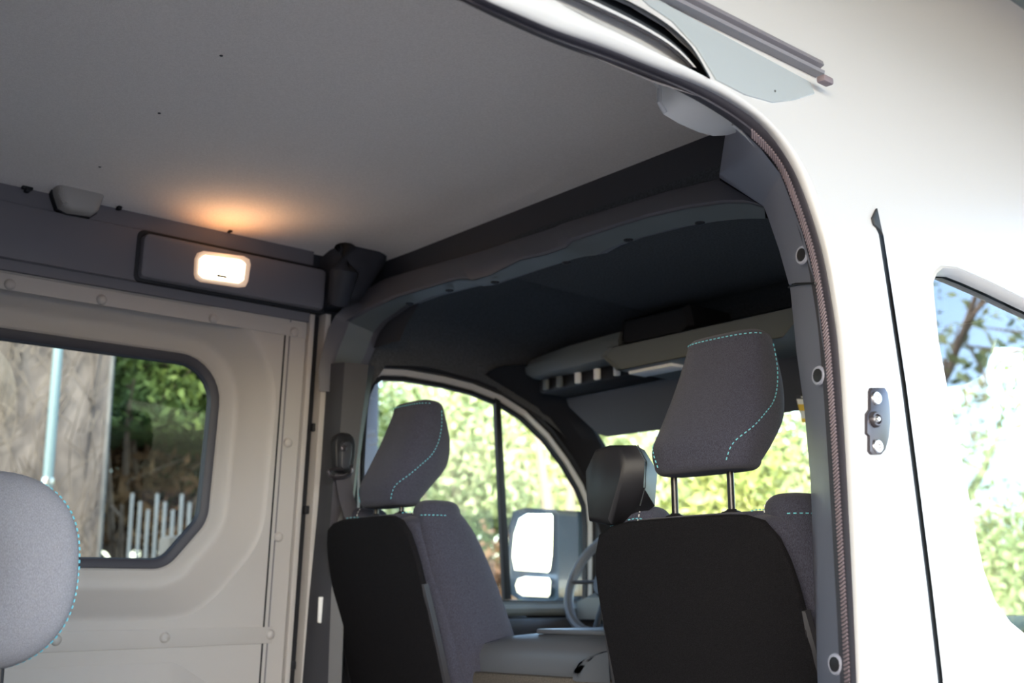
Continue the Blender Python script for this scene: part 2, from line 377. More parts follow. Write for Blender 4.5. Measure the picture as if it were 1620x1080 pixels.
# ================================================================== CAB OPENING HOOP
fa = obj('trim_3', panel([(-2.78,2.26),(-2.60,2.26),(-2.56,2.31),(-2.5,2.36),(-1.45,2.36),(-1.30,2.30),(-1.12,2.3),(-1.22,2.60),(-2.78,2.60)], [], lambda u, v: Vector((u, 1.885, v)), .2), 'dark')
tag(fa, 'dark fascia under the front edge of the ceiling lining', 'trim', kind='structure')
up_ = [(524,620),(524,585),(534,553),(545,526),(551,508),(584,490),(628,470),(700,448),(726,441),(738,441),(747,443),(775,435),(822,411),(865,402),(895,391),(904,381),(928,373),(975,358),(1026,342),(1090,328),(1148,320),(1185,320),(1209,327)]
lo_ = [(570,620),(572,573),(581,553),(586,538),(591,525),(605,508),(640,484),(687,467),(758,450),(766,452),(776,450),(800,442),(850,426),(895,412),(924,405),(944,403),(965,391),(1000,378),(1067,360),(1115,351),(1160,346),(1190,345),(1211,345)]
ou_ = [(515,620),(515,580),(520,550),(528,520),(540,500),(566,470),(612,440),(680,420),(712,411),(725,408),(735,405),(770,395),(815,380),(858,366),(888,356),(900,352),(920,346),(970,331),(1020,316),(1058,303),(1100,292),(1125,286),(1138,281)]
N = 70
R0 = resample([onY(x,y,1.875) for x,y in ou_], N); R1 = resample([onY(x,y,1.80) for x,y in up_], N); R2 = resample([onY(x,y,1.86) for x,y in lo_], N)
# keep rows paired point by point
def ondepth(x, y, Y, gap=.03):          # arch plane, but never inside the side wall
    p = onY(x, y, Y)
    return onX(x, y, LX(p.z) + gap) if p.x < LX(p.z) + gap else p
def pair(px, Y, k=4):
    P = [ondepth(x,y,Y,.03 if Y < 1.85 else .012) for x,y in px]; out = []
    for a, b in zip(P, P[1:]): out += [a.lerp(b, t/k) for t in range(k)]
    return out + [P[-1]]
R0 = pair(ou_, 1.875); R1 = pair(up_, 1.80); R2 = pair(lo_, 1.86)
Ra = [a.lerp(b,.2)+Vector((0,-.025,0)) for a,b in zip(R0,R1)]; Rb = [a.lerp(b,.93)+Vector((0,-.008,0)) for a,b in zip(R0,R1)]
R3 = [p + Vector((0,.03,.0)) + (Vector((-1.93,1.86,2.0))-p).normalized()*-.01 for p in R2]
hp = obj('trim_4', loft([R0,Ra,Rb,R1,[a.lerp(b,.06) for a,b in zip(R1,R2)],R2,R3]), 'hoop', angle=50)
tag(hp, 'grey plastic arch trim around the opening into the cab', 'trim', kind='structure')
R1s = [a.lerp(b,.03)+Vector((0,0,-.0015)) for a,b in zip(R1,R2)]; R2s = [a.lerp(b,.985)+Vector((0,0,-.0015)) for a,b in zip(R1,R2)]
obj('arch_lip', loft([R1s,R2s]), 'cabgrey', hp)
for x, y in [(648,478),(711,457),(783,444),(896,413),(994,377),(1107,350)]:
    p = onY(x, y, 1.832); p = p + Vector((0,0,-.003)); obj('screw_cap', disc(p, (0,.0,-1), [(.011,0),(.010,.003),(.005,.005),(.001,.005)], 12), 'black', hp)

# ================================================================== CAB HEADLINER
def arch(Y, zt, xl, xr, zb, n, r=.5, e=4.5):
    out = []; cx = (xl+xr)/2; hw = (xr-xl)/2
    for k in range(n):
        a = PI - PI*k/(n-1); c, s = math.cos(a), math.sin(a)
        out.append(Vector((cx + hw*math.copysign(abs(c)**(2/e), c), Y, zb + (zt-zb)*abs(s)**(2/e))))
    return resample(out, n)
n = len(R3); base = resample(R3, n)
rows = [base, arch(1.93,2.375,-2.728,-1.16,2.215,n,e=4), arch(2.1,2.395,-2.745,-1.12,2.235,n,e=4), arch(2.35,2.385,-2.745,-1.12,2.205,n,e=4), arch(2.55,2.35,-2.745,-1.12,2.13,n,e=4),
        arch(2.65,2.28,-2.745,-1.13,2.08,n,e=4), arch(2.76,2.17,-2.745,-1.14,1.99,n,e=4)]
ch = obj('ceiling', loft(rows), 'cabliner', angle=60); tag(ch, 'dark felt headlining of the cab beyond the arch', 'ceiling', kind='structure')
# raised right-hand section of the headlining, its edge is the seam
sm = [(-2.145,1.87),(-2.15,2.5),(-1.25,2.5),(-1.25,1.87)]
obj('liner_section', join(solid([Vector((x,y,2.345)) for x,y in [(-2.13,1.88),(-2.16,2.45),(-1.28,2.45),(-1.28,1.88)]], (0,0,.10)), ), 'cabliner', ch)

# ================================================================== DRIVER DOOR AND ITS WINDOW
dw = [(.0,0)]
dpx = [(577,780),(577,740),(579,700),(582,650),(586,625),(594,609),(606,602),(640,603),(700,613),(745,624),(790,642),(825,664),(860,698),(890,738),(912,775),(922,800),(925,830),(925,880),(925,950),(860,949),(795,948),(640,946),(577,944)]
DW = [Vector((p.y, p.z)) for p in (L(x,y,-.01) for x,y in dpx)]
def off2(P, d):
    out = []; n = len(P)
    for i in range(n):
        a, b, c = P[i-1], P[i], P[(i+1)%n]; e1 = (b-a).normalized(); e2 = (c-b).normalized(); n1 = Vector((-e1.y, e1.x)); n2 = Vector((-e2.y, e2.x))
        m = (n1+n2); out.append(b + m*(d/max(.35, 1+n1.dot(n2))))
    return out
dd = obj('door_1', panel([(1.80,.95),(3.3,.95),(3.3,1.56),(2.88,1.80),(2.74,2.06),(2.56,2.22),(2.3,2.34),(1.8,2.34)], [off2(DW,.034)], lw(-.012), .2), 'dark')
tag(dd, 'dark inner face of the driver door', 'door', kind='structure')
dr = lambda d, o: [lw(o)(p.x, p.y) for p in off2(DW, d)]
obj('frame_seal', loft([dr(.050,-.004), dr(.046,.006), dr(.036,.006), dr(.034,-.014)], True), 'black', dd)
obj('painted_frame', loft([dr(.037,-.014), dr(.034,-.008), dr(.018,-.008), dr(.014,-.016)], True), 'white', dd)
obj('glass_seal', loft([dr(.016,-.014), dr(.012,-.008), dr(.002,-.008), dr(0,-.022)], True), 'black', dd)
obj('divider_bar', solid([L(779,630,-.02), L(787,634,-.02), L(804,948,-.02), L(794,948,-.02)], (.016,0,0), .002), 'black', dd)
g2 = obj('window_2', panel(DW, [], lw(-.025), .2), 'gclear', smooth=False); tag(g2, 'clear side window of the driver door', 'window', kind='structure')
# belt-line trim of the door
obj('door_sill', tube([Vector((-2.755,1.9,1.525)), Vector((-2.755,2.85,1.522))], .022, 10), 'cabgrey', dd)
obj('arm_rest', box((-2.70,2.35,1.47), (.10,.9,.05), .015), 'dark', dd)
obj('lock_pull', box((-2.70,2.40,1.497), (.03,.07,.012), .004), 'black', dd)
# ---- left B-pillar trim + belt
bl_ = [(529,574),(523,690),(519,800),(511,950),(505,1120)]; br_ = [(592,582),(574,690),(560,770),(548,880),(540,1120)]
rows_ = []
for (a0, b0), (a1, b1) in zip(bl_, br_):
    p = onX(a0, b0, -2.705 if b0 < 600 else -2.72); q_ = onX(a1, b1, -2.675 if b1 < 600 else -2.69); q_.z = p.z
    rows_.append([Vector((-2.84,p.y-.01,p.z)), p, p.lerp(q_,.15)+Vector((.022,0,0)), p.lerp(q_,.75)+Vector((.022,0,0)), q_, Vector((-2.72,q_.y+.012,q_.z)), Vector((-2.84,q_.y+.014,q_.z))])
rows_.append([Vector((v.x,v.y,.95)) for v in rows_[-1]])
bp = obj('trim_5', loft(rows_, True, True), 'dark', angle=40)
tag(bp, 'dark pillar cover carrying the driver seat belt anchor', 'trim', kind='structure')
sb = thing('seat_belt', 'black driver seat belt hanging from its oval pillar anchor', 'seat belt', onX(540,710,-2.68)); sl = sb.location.copy()
cs = [onX(x,y,-2.685) for x,y in [(523,700),(526,690),(535,685),(547,686),(554,693),(557,705),(556,725),(552,743),(541,750),(530,747),(524,738)]]
obj('anchor_cover', rel(solid(cs, (.022,0,0), .008, 3), sl), 'black', sb, angle=50)
cs = [onX(x,y,-2.665) for x,y in [(536,702),(541,698),(548,698),(553,705),(552,722),(549,740),(540,744),(535,738),(535,718)]]
obj('anchor_tongue', rel(solid(cs, (.016,0,0), .005, 3), sl), 'dark', sb, angle=50)
obj('anchor_bolt', rel(disc(onX(543,709,-2.65), (1,0,0), [(.009,0),(.009,.004),(.005,.006),(.001,.006)], 12), sl), 'darkmetal', sb)
lpz = [onX(x,y,-2.655) for x,y in [(519,745),(522,752),(530,756),(545,755),(556,748),(557,738),(552,734),(540,742),(526,742),(519,745)]]
obj('guide_loop', rel(tube(resample(lpz,30), .0045, 8), sl), 'darkmetal', sb)
wb = [(onX(530,750,-2.665), onX(553,750,-2.665)), (onX(537,790,-2.65), onX(560,785,-2.65)), (onX(548,830,-2.63), onX(570,820,-2.63))]
obj('webbing', rel(loft([[a, b, b+Vector((-.003,.002,0)), a+Vector((-.003,.002,0))] for a,b in wb], True, True), sl), 'belt', sb)
wb = [(onX(528,752,-2.672), onX(540,752,-2.672)), (onX(520,860,-2.70), onX(536,860,-2.70)), (onX(514,985,-2.725), onX(532,985,-2.725))]
obj('webbing', rel(loft([[a, b, b+Vector((-.003,.002,0)), a+Vector((-.003,.002,0))] for a,b in wb], True, True), sl), 'belt', sb)
wt = obj('light_slit_plate', solid([L(x,y,.07) for x,y in [(504,944),(510,944),(509,986),(502,984)]], (.006,0,0), .001), 'slit', bp); wt.name = 'bright_slit_patch'  # white plate painted in for a slit of light from behind
obj('bright_slit_patch', solid([L(x,y,.07) for x,y in [(533,969),(541,971),(540,984),(532,982)]], (.006,0,0), .001), 'slit', bp)
# ---- A pillar left + right, header, windscreen
wsT = [(-2.66,2.66,2.165),(-2.2,2.74,2.19),(-1.93,2.76,2.19),(-1.66,2.74,2.19),(-1.20,2.66,2.165)]
wsB = [(-2.74,3.20,1.50),(-2.3,3.34,1.50),(-1.93,3.38,1.50),(-1.56,3.34,1.50),(-1.12,3.20,1.50)]
wsT = resample(wsT, 16); wsB = resample(wsB, 16)
g3 = obj('window_3', loft([[a.lerp(b,t) for a,b in zip(wsT,wsB)] for t in (0,.5,1)]), 'gclear'); tag(g3, 'raked windscreen at the front of the cab', 'window', kind='structure')
def apillar(name, sgn, label):
    f = lambda p: Vector((p[0] if sgn < 0 else -3.86 - p[0], p[1], p[2]))
    a = [f(p) for p in [(-2.78,2.30,2.22),(-2.78,2.60,2.12),(-2.80,2.80,1.90),(-2.82,2.92,1.62),(-2.84,2.96,1.40)]]
    b = [f(p) for p in [(-2.70,2.34,2.26),(-2.69,2.56,2.18),(-2.70,2.76,2.00),(-2.73,2.96,1.72),(-2.76,3.08,1.45)]]
    c = [f(p) for p in [(-2.66,2.42,2.27),(-2.66,2.64,2.18),(-2.67,2.80,2.02),(-2.69,3.02,1.74),(-2.72,3.20,1.48)]]
    d = [f(p) for p in [(-2.82,2.45,2.30),(-2.82,2.70,2.20),(-2.84,2.86,2.02),(-2.86,3.08,1.74),(-2.88,3.26,1.48)]]
    rows = [resample(r, 20) for r in (a,b,c,d)]
    o = obj(name, loft([[r[i] for r in rows] for i in range(20)], True, True), 'black', angle=40); return tag(o, label, 'pillar', kind='structure')
apillar('trim_6', -1, 'black windscreen pillar trim on the driver side')
apillar('trim_7', 1, 'black windscreen pillar trim on the passenger side')
hd = obj('trim_8', loft([[Vector((x, 2.70, 2.30)), Vector((x, 2.72, 2.15)), Vector((x, 2.78, 2.16)), Vector((x, 2.78, 2.3))] for x in (-2.75,-2.3,-1.93,-1.5,-1.1)], True, True), 'dark')
tag(hd, 'dark header trim above the windscreen', 'trim', kind='structure')

# ================================================================== RIGHT BODY SIDE
# Opening outline (px on the skin plane)
A_ = [(560,-78),(640,-40),(718,-3),(741,8),(800,36),(875,69),(960,99),(1038,127),(1105,160),(1168,200),(1202,232),(1230,262),(1256,330),(1279,399),(1292,470),(1302,540),(1313,690),(1322,840),(1329,960),(1335,1080),(1340,1200),(1343,1300)]
C_ = [(590,-110),(690,-55),(762,-3),(785,8),(830,27),(875,47),(960,76),(1038,109),(1095,130),(1148,156),(1209,198),(1254,262),(1281,330),(1302,399),(1315,470),(1326,540),(1336,690),(1344,840),(1350,960),(1355,1080),(1359,1200),(1362,1300)]
D_ = [(700,-110),(800,-45),(872,-3),(890,8),(920,24),(953,41),(1000,63),(1038,83),(1107,116),(1168,150),(1225,195),(1274,262),(1300,330),(1318,399),(1333,470),(1347,540),(1357,690),(1365,840),(1372,960),(1379,1080),(1384,1200),(1388,1300)]
def chaik(P, it=2):
    for _ in range(it):
        Q = [P[0]]
        for a, b in zip(P, P[1:]): Q += [a.lerp(b, .25), a.lerp(b, .75)]
        P = Q + [P[-1]]
    return P
def srow(px, off, ry):                   # the drawn part, carried on round the rear edge of the opening
    P = [S(x,y,off) for x,y in px]; z = P[0].z - .005
    back = [Vector((SX(a, off), ry + b, a)) for a, b in ((.6,0),(z-.14,0),(z-.02,.05))]
    return chaik(back + P)
rA = srow(A_, -.045, .20)
rC = srow(C_, -.016, .16); rD = srow(D_, 0, .12)
mid = lambda a,b,t,dx=0: [p.lerp(q,t)+Vector((dx,0,0)) for p,q in zip(a,b)]
def rearfill(P): return P
def bulge(P, d):                         # outwards and into the opening
    out = []
    for i in range(len(P)):
        t = P[min(i+1,len(P)-1)] - P[max(i-1,0)]; n = Vector((0, t.z, -t.y)).normalized()
        if n.dot(Vector((0,.8,1.3)) - Vector((0,P[i].y,P[i].z))) < 0: n = -n
        out.append(P[i] + (Vector((.55,0,0)) + n*.83)*d)
    return out
seal = obj('trim_9', loft([[p+Vector((-.010,.006,.008)) for p in rA], rA, bulge(mid(rA,rC,.12),.004), bulge(mid(rA,rC,.42),.005), bulge(mid(rA,rC,.50),.001), bulge(mid(rA,rC,.62),.002), bulge(mid(rA,rC,.88),.002), rC, [p+Vector((-.01,.01,0)) for p in rC]]), 'rubber', angle=70)
tag(seal, 'black rubber door seal around the sliding door opening', 'seal', kind='structure')
# ribs on the inner lip of the seal
inner = bulge(mid(rA,rC,.10),.004); outerr = bulge(mid(rA,rC,.47),.004)
i0 = 52; nr = 190; a = resample(inner[i0:], nr); b = resample(outerr[i0:], nr)
parts = [tube([p, p.lerp(q,.5)+Vector((.001,-.001,0)), q], .0019, 5) for p, q in zip(a, b)]
tag(obj('grip_ribs', join(*parts), 'rib', seal), kind='stuff')
rim = obj('trim_10', loft([[p+Vector((-.008,.014,0)) for p in rC], [p+Vector((-.003,.001,0)) for p in rC], bulge(mid(rC,rD,.12),.002), bulge(mid(rC,rD,.3),.004), bulge(mid(rC,rD,.6),.005), bulge(mid(rC,rD,.9),.002), rD, [p+Vector((-.01,0,0)) for p in rD]]), 'white', angle=80)
tag(rim, 'white painted rounded flange around the sliding door opening', 'trim', kind='structure')
# skin with opening: outline D on the vertical part, G arc on the upper part
D2 = [(p.y, p.z) for p in rD]
low = [q for q in D2 if q[1] < 1.0]
Gpx = [(985,-2),(1005,7),(1058,40),(1095,76),(1112,98),(1128,127)]
Gw = [S(x,y) for x,y in Gpx]
# index on D nearest to where G joins it
jn = S(1128,127); kD = min(range(len(D2)), key=lambda i: (Vector(D2[i])-Vector((jn.y,jn.z))).length)
front = D2[kD:]                              # down the pillar
zG = Gw[0].z
Gyz = [(p.y,p.z) for p in Gw]
open_poly = [(.125,.55)] + [(.125, 2.12), (.15,zG-.04), (.24, zG+.004), (.7, zG+.006)] + Gyz + front + [(front[-1][0], .55)]
rw = lambda off: (lambda u, v: Vector((SX(v, off), u, v)))
gapc = [(1385,332),(1394,372),(1406,450),(1430,610),(1452,780),(1471,930),(1486,1060),(1500,1200)]
gp = [S(x,y) for x,y in gapc]; gapf = [(p.y,p.z) for p in gp] + [(gp[-1].y-.01,.5)]
gapf[0] = (gp[0].y, gp[0].z)
gw = .015
gl = [(y-gw*.5*(0 if i == 0 else 1), z) for i,(y,z) in enumerate(gapf)]; grr = [(y+gw*.5*(0 if i == 0 else 1), z) for i,(y,z) in enumerate(gapf)]
tipL = S(1379,346); gl[1:1] = [(tipL.y, tipL.z)]
skin = [(-2.45,.45),(-2.45,3.02)] + [(4.2,3.3),(4.2,2.19)] + [(gapf[0][0]+.002, 2.19)] + gl[:0]
# outer boundary: rear-bottom -> roof -> front top -> down to gap tip -> down gap -> bottom of pillar, round the opening
bound = [(-2.45,.45),(-2.45,3.28),(3.75,3.28),(3.6,2.75),(3.02,2.4),(3.05,gapf[0][1]),(gapf[0][0]+.004,gapf[0][1])] + gl[:-1] + [(gl[-1][0],.45)]
ws = obj('wall_right', panel(bound, [open_poly], rw(0), .06), 'white', angle=60)
tag(ws, 'white painted outer body side around the sliding door opening', 'wall', kind='structure')
# front door skin with window hole
wpx = [(1484,440),(1479,452),(1480,470),(1487,540),(1500,610),(1516,690),(1530,760),(1545,840),(1558,900),(1575,945),(1597,975),(1625,998),(1700,1040),(2150,1240)]
wtop = [(1492,433),(1515,434),(1540,444),(1580,462),(1625,484),(1700,520),(1800,575),(1900,650),(2050,830)]
hole = [S(x,y) for x,y in wpx] ; hole2 = [S(x,y) for x,y in wtop]
hl = [(p.y,p.z) for p in hole]; h2 = [(p.y,p.z) for p in hole2]
hl = [q for q in hl if q[0] < 3.0]; h2 = [q for q in h2 if q[0] < 3.0]
hpoly = hl + h2[::-1]
HP = [Vector(q) for q in hpoly]
ar = sum(HP[i-1].x*HP[i].y-HP[i].x*HP[i-1].y for i in range(len(HP)))
if ar > 0: HP = HP[::-1]
def sarea(P): return sum(P[i-1].x*P[i].y-P[i].x*P[i-1].y for i in range(len(P)))
def grow(P, d):
    Q = off2(P, d); return Q if abs(sarea(Q)) > abs(sarea(P)) else off2(P, -d)
Ho = grow(HP, .014)
dbound = [(gapf[0][0]+.004,gapf[0][1])] + [(3.05,gapf[0][1]),(3.25,2.0),(3.42,1.45),(3.42,.45),(grr[-1][0],.45)] + grr[1:-1][::-1]
dpn = obj('door_2', panel(dbound, [[tuple(p) for p in Ho]], rw(0), .08), 'white', angle=60)
tag(dpn, 'white painted passenger front door', 'door', kind='structure')
hr = lambda P, o: [rw(o)(p.x, p.y) for p in P]
obj('window_flange', loft([hr(grow(HP,.016),-.001), hr(Ho,.001), hr(grow(HP,.010),.003), hr(grow(HP,.002),-.008), hr(HP,-.022)], True), 'white', dpn, angle=60)
obj('window_rubber', loft([hr(grow(HP,.001),-.018), hr(grow(HP,-.006),-.022), hr(grow(HP,-.007),-.030)], True), 'gap', dpn)
g4 = obj('window_4', panel([tuple(p) for p in HP], [], rw(-.026), .3), 'gdoor', smooth=False); tag(g4, 'passenger front door window reflecting sky and bare trees', 'window', kind='structure')
# gap seal (dark groove) and its triangular end plug
gs = obj('door_gap_seal', loft([[rw(o)(y+d, z) for (y,z) in ([gl[0]]+gl[2:])] for d, o in ((-.025,-.009),(.0,-.006),(.003,-.004),(.010,-.004),(gw+.001,-.006),(gw+.03,-.009))]), 'gap', dpn)
tp = [S(1385,330,.001), S(1378,345,.001), S(1381,356,.001), S(1390,364,.001), S(1394,372,.001), S(1389,348,.001)]
obj('gap_end_plug', solid(tp, (.004,0,0), .001), 'gap', dpn)
# door frame channels above the opening: grey channel, pale lip, dark gap
E_ = [(700,-95),(800,-50),(912,-2),(960,20),(1005,41),(1054,69),(1080,90),(1095,106)]
F_ = [(740,-95),(840,-50),(944,-2),(1000,26),(1046,53),(1070,72),(1087,90),(1103,112)]
Dt = [(640,-95),(760,-50),(875,0),(915,20),(953,41),(1000,63),(1038,83),(1090,107)]
G_ = [(790,-95),(890,-50),(985,-2),(1030,22),(1058,41),(1080,60),(1097,79),(1122,124)]
K = 40; q = lambda px, off: smooth([S(x,y,off) for x,y in px], K)
chn = obj('trim_11', loft([q(Dt,0), q(Dt,-.012), q(E_,-.020), mid(q(E_,0),q(F_,0),.15,.002), mid(q(E_,0),q(F_,0),.4,.004)]), 'white', angle=50)
tag(chn, 'white painted rain channel above the sliding door opening', 'trim', kind='structure')
obj('channel_seal', loft([mid(q(Dt,-.006),q(E_,-.006),.78), mid(q(Dt,0),q(E_,0),.85,.002), q(E_,.001), mid(q(E_,0),q(F_,0),.2,-.004)]), 'rubber', chn, angle=70)
gpu = obj('trim_12', loft([mid(q(E_,0),q(F_,0),.4,.004), mid(q(E_,0),q(F_,0),.95,.002), q(F_,-.02), q(G_,-.03), mid(q(F_,0),q(G_,0),.96,.003), q(G_,.004),q(G_,-.01)]), 'gap', angle=50)
tag(gpu, 'black curved sliding door seal in the upper door gap', 'seal', kind='structure')
# drip rail
rail = thing('roof_rail', 'thin grey metal track ending on the white body above the door opening', 'rail', S(1200,62)); rl = rail.location.copy()
def railrow(o1, dz, n=12):
    out = []
    for k in range(n):
        t = k/(n-1); y0 = -1.2; y1 = S(1302,112).y; y = y0 + (y1-y0)*t; z = 2.412 + dz; out.append(Vector((SX(z, o1), y, z)))
    return out
prof = [(-.003,.026),(.016,.024),(.022,.018),(.022,.010),(.012,.006),(.012,.002),(.020,0),(.018,-.006),(-.003,-.006)]
obj('track', rel(loft([[Vector((SX(2.412+dz,o), y, 2.412+dz)) for o,dz in prof] for y in np.linspace(-1.2,S(1301,112).y,14)], True, True), rl), mat('rail_paint',(.17,.165,.19),.35), rail)
tipc = S(1302,124,.012); obj('end_clip', rel(box(tipc+Vector((0,.006,-.002)), (.016,.028,.012), .003), rl), 'rib', rail)
# track recess cover beneath the rail (slightly proud pressed area)
rc = [(1010,-20),(1035,5),(1070,30),(1105,72),(1134,126),(1180,150),(1225,162),(1262,157),(1296,146),(1292,128),(1067,3),(1040,-20)]
rcp = [(S(x,y).y, S(x,y).z) for x,y in rc]
for o_ff, nm in ((.0025,'pressed_cover'),):
    g_ = grow_ = [Vector(p) for p in rcp]; cR = sum(g_, Vector((0,0)))/len(g_); inn_ = [cR+(p-cR)*.985 for p in g_]
    V, Fc = panel([tuple(p) for p in inn_], [], rw(o_ff), .05); V2, F2 = loft([[rw(o_ff)(p.x,p.y) for p in inn_],[rw(-.001)(p.x,p.y) for p in g_]], True)
    obj(nm, join((V,Fc),(V2,F2)), mat('shaded_recess_white',(.33,.37,.40),.22,coat=.5), ws, angle=60)  # blue grey puts shade and reflection into the white paint's colour
obj('small_plug', disc(S(1226,144,.004), (1,0,0), [(.002,0),(.0015,.001)], 8), 'gap', ws)
# striker plate on the pillar
st = thing('door_striker', 'dark metal door guide plate with two bright bolts on the white pillar', 'striker', S(1384,668)); sl = st.location.copy()
pl_ = [(1374,614),(1395,614),(1400,622),(1403,645),(1404,668),(1401,695),(1396,712),(1390,719),(1375,719),(1371,714),(1371,690),(1367,686),(1367,655),(1372,648),(1372,620)]
obj('plate', rel(solid([S(x,y,-.001) for x,y in pl_], (.006,0,0), .002), sl), 'darkmetal', st)
for x, y in ((1384,630),(1386,706)):
    bo = obj('bolt', rel(disc(S(x,y,.004), (1,-.2,0), [(.0105,0),(.0105,.004),(.009,.006),(.0045,.006),(.004,.0035),(.001,.0035)], 18), sl), 'metal', st)
obj('boss', rel(disc(S(1381,664,.003), (1,-.2,0), [(.0125,0),(.0125,.006),(.010,.010),(.008,.010),(.0075,.006)], 20), sl), 'darkmetal', st)
obj('guide_pin', rel(disc(S(1381,664,.006), (1,-.2,0), [(.005,0),(.005,.010),(.003,.013),(.001,.013)], 14), sl), 'metal', st)
# inner pillar trim right
def cl(px, fn, k=6):
    P = [fn(x,y) for x,y in px]; out = []
    for a, b in zip(P, P[1:]): out += [a.lerp(b, t/k) for t in range(k)]
    return out + [P[-1]]
inn = cl([(1152,214),(1138,281),(1209,327),(1218,350),(1235,400),(1250,452)], lambda x,y: onY(x,y,1.80))
inb = cl([(1152,214),(1138,281),(1209,327),(1218,350),(1235,400),(1250,452)], lambda x,y: onY(x+3,y,1.88))
inc = [p+Vector((.02,.12,.0)) for p in inb]
ott = cl([(1172,204),(1204,236),(1234,274),(1248,310),(1270,370),(1290,447)], lambda x,y: S(x,y,-.040))
md = [a.lerp(b,.35)+Vector((.006,-.014,0)) for a,b in zip(inn,ott)]
md2 = [a.lerp(b,.8)+Vector((.003,-.007,0)) for a,b in zip(inn,ott)]
pu = obj('trim_13', loft([inb,inn,[a.lerp(b,.12)+Vector((.0,-.012,0)) for a,b in zip(inn,ott)],md,md2,ott]), 'pillar', angle=50); tag(pu, 'blue grey upper pillar trim beside the sliding door opening', 'trim', kind='structure')
inn = cl([(1252,457),(1262,560),(1275,650),(1285,760),(1290,900),(1296,1080),(1302,1250)], lambda x,y: onY(x,y,1.80))
inb = cl([(1252,457),(1262,560),(1275,650),(1285,760),(1290,900),(1296,1080),(1302,1250)], lambda x,y: onY(x+1,y,1.88))
ott = cl([(1291,450),(1305,560),(1313,650),(1319,760),(1328,900),(1337,1080),(1344,1250)], lambda x,y: S(x,y,-.040))
pl2 = obj('trim_14', loft([inb,inn,[a.lerp(b,.12)+Vector((.0,-.012,0)) for a,b in zip(inn,ott)],[a.lerp(b,.35)+Vector((.006,-.014,0)) for a,b in zip(inn,ott)],[a.lerp(b,.8)+Vector((.003,-.007,0)) for a,b in zip(inn,ott)],ott]), 'pillar', angle=50); tag(pl2, 'blue grey lower pillar trim beside the passenger seat', 'trim', kind='structure')
obj('joint_edge', tube([onY(1250,455,1.795)+Vector((0,-.004,0)), onY(1250,455,1.80).lerp(S(1290,447,-.04),.35)+Vector((.006,-.016,0)), S(1290,448,-.036)], .0022, 6), 'black', pu)
for x, y, p in ((1272,405,pu),(1298,595,pl2),(1325,1050,pl2)):
    c = S(x+2,y,-.062)+Vector((0,-.008,0)); obj('fixing_recess', disc(c, (-.3,-.9,0), [(.016,0),(.0145,.003),(.011,.0035),(.010,.001),(.001,.001)], 18), 'pillar', p); obj('fixing_plug', disc(c+Vector((.001,-.002,0)), (-.3,-.9,0), [(.0115,0),(.0105,.003),(.001,.004)], 14), 'black', p)
# inner side header (over the opening) linking seal and ceiling, body colour bracket
hdx = obj('trim_15', loft([[Vector((-1.04,y,2.28)), Vector((-1.065,y,2.31)), Vector((-1.10,y,2.42)), Vector((-1.09,y,2.56))] for y in (-2.3,.2,.8,1.2)]+[[Vector((-1.03,1.40,2.29)), Vector((-1.06,1.45,2.34)), Vector((-1.10,1.6,2.42)), Vector((-1.09,1.65,2.56))]]), 'upper'); tag(hdx, 'inner header over the sliding door opening', 'trim', kind='structure')
bk = thing('header_bracket', 'white painted bracket tucked behind the top corner of the door seal', 'bracket', onX(1100,170,-1.12)); bl = bk.location.copy()
bpx = [(1030,112),(1041,135),(1041,164),(1050,181),(1075,196),(1105,209),(1128,215),(1150,214),(1176,206),(1185,190),(1150,160),(1090,125)]
obj('bracket_body', rel(lump(bpx, -1.16, -1.09, lambda x,y,o: onX(x,y,o), ((1,0),(1,.3),(.98,.6),(.95,.85),(.88,1.0))), bl), 'slit', bk, angle=60)
obj('bracket_lip', rel(tube([onX(x,y,-1.13) for x,y in [(1036,126),(1043,140),(1043,162),(1052,178)]], .004, 8), bl), 'white', bk)
obj('bracket_lip', rel(tube([onX(x,y,-1.06) for x,y in [(1160,196),(1180,213),(1198,232)]], .0035, 8), bl), 'white', bk)

# ================================================================== OUTER LEFT SKIN (keeps light out), nose
skl = obj('trim_16', panel([(-2.45,.45),(3.4,.45),(3.4,1.4),(2.9,1.85),(2.75,2.15),(2.85,3.0),(-2.45,3.0)], [[tuple(p) for p in fillet(WC,.03)], [tuple(p) for p in off2(DW,.10)]], lw(-.115), .3), 'white'); tag(skl, 'outer left body skin of the van', 'body panel', kind='structure')
nose = obj('trim_17', loft([[Vector((x, 3.22+.14*(1-((x+1.93)/.85)**2)*.9, 1.50)), Vector((x, 3.75+.15*(1-((x+1.93)/.85)**2), 1.30)), Vector((x, 3.95+.15*(1-((x+1.93)/.85)**2), .4))] for x in np.linspace(-2.85,-1.0,10)]), 'white'); tag(nose, 'white bonnet below the windscreen', 'body panel', kind='structure')

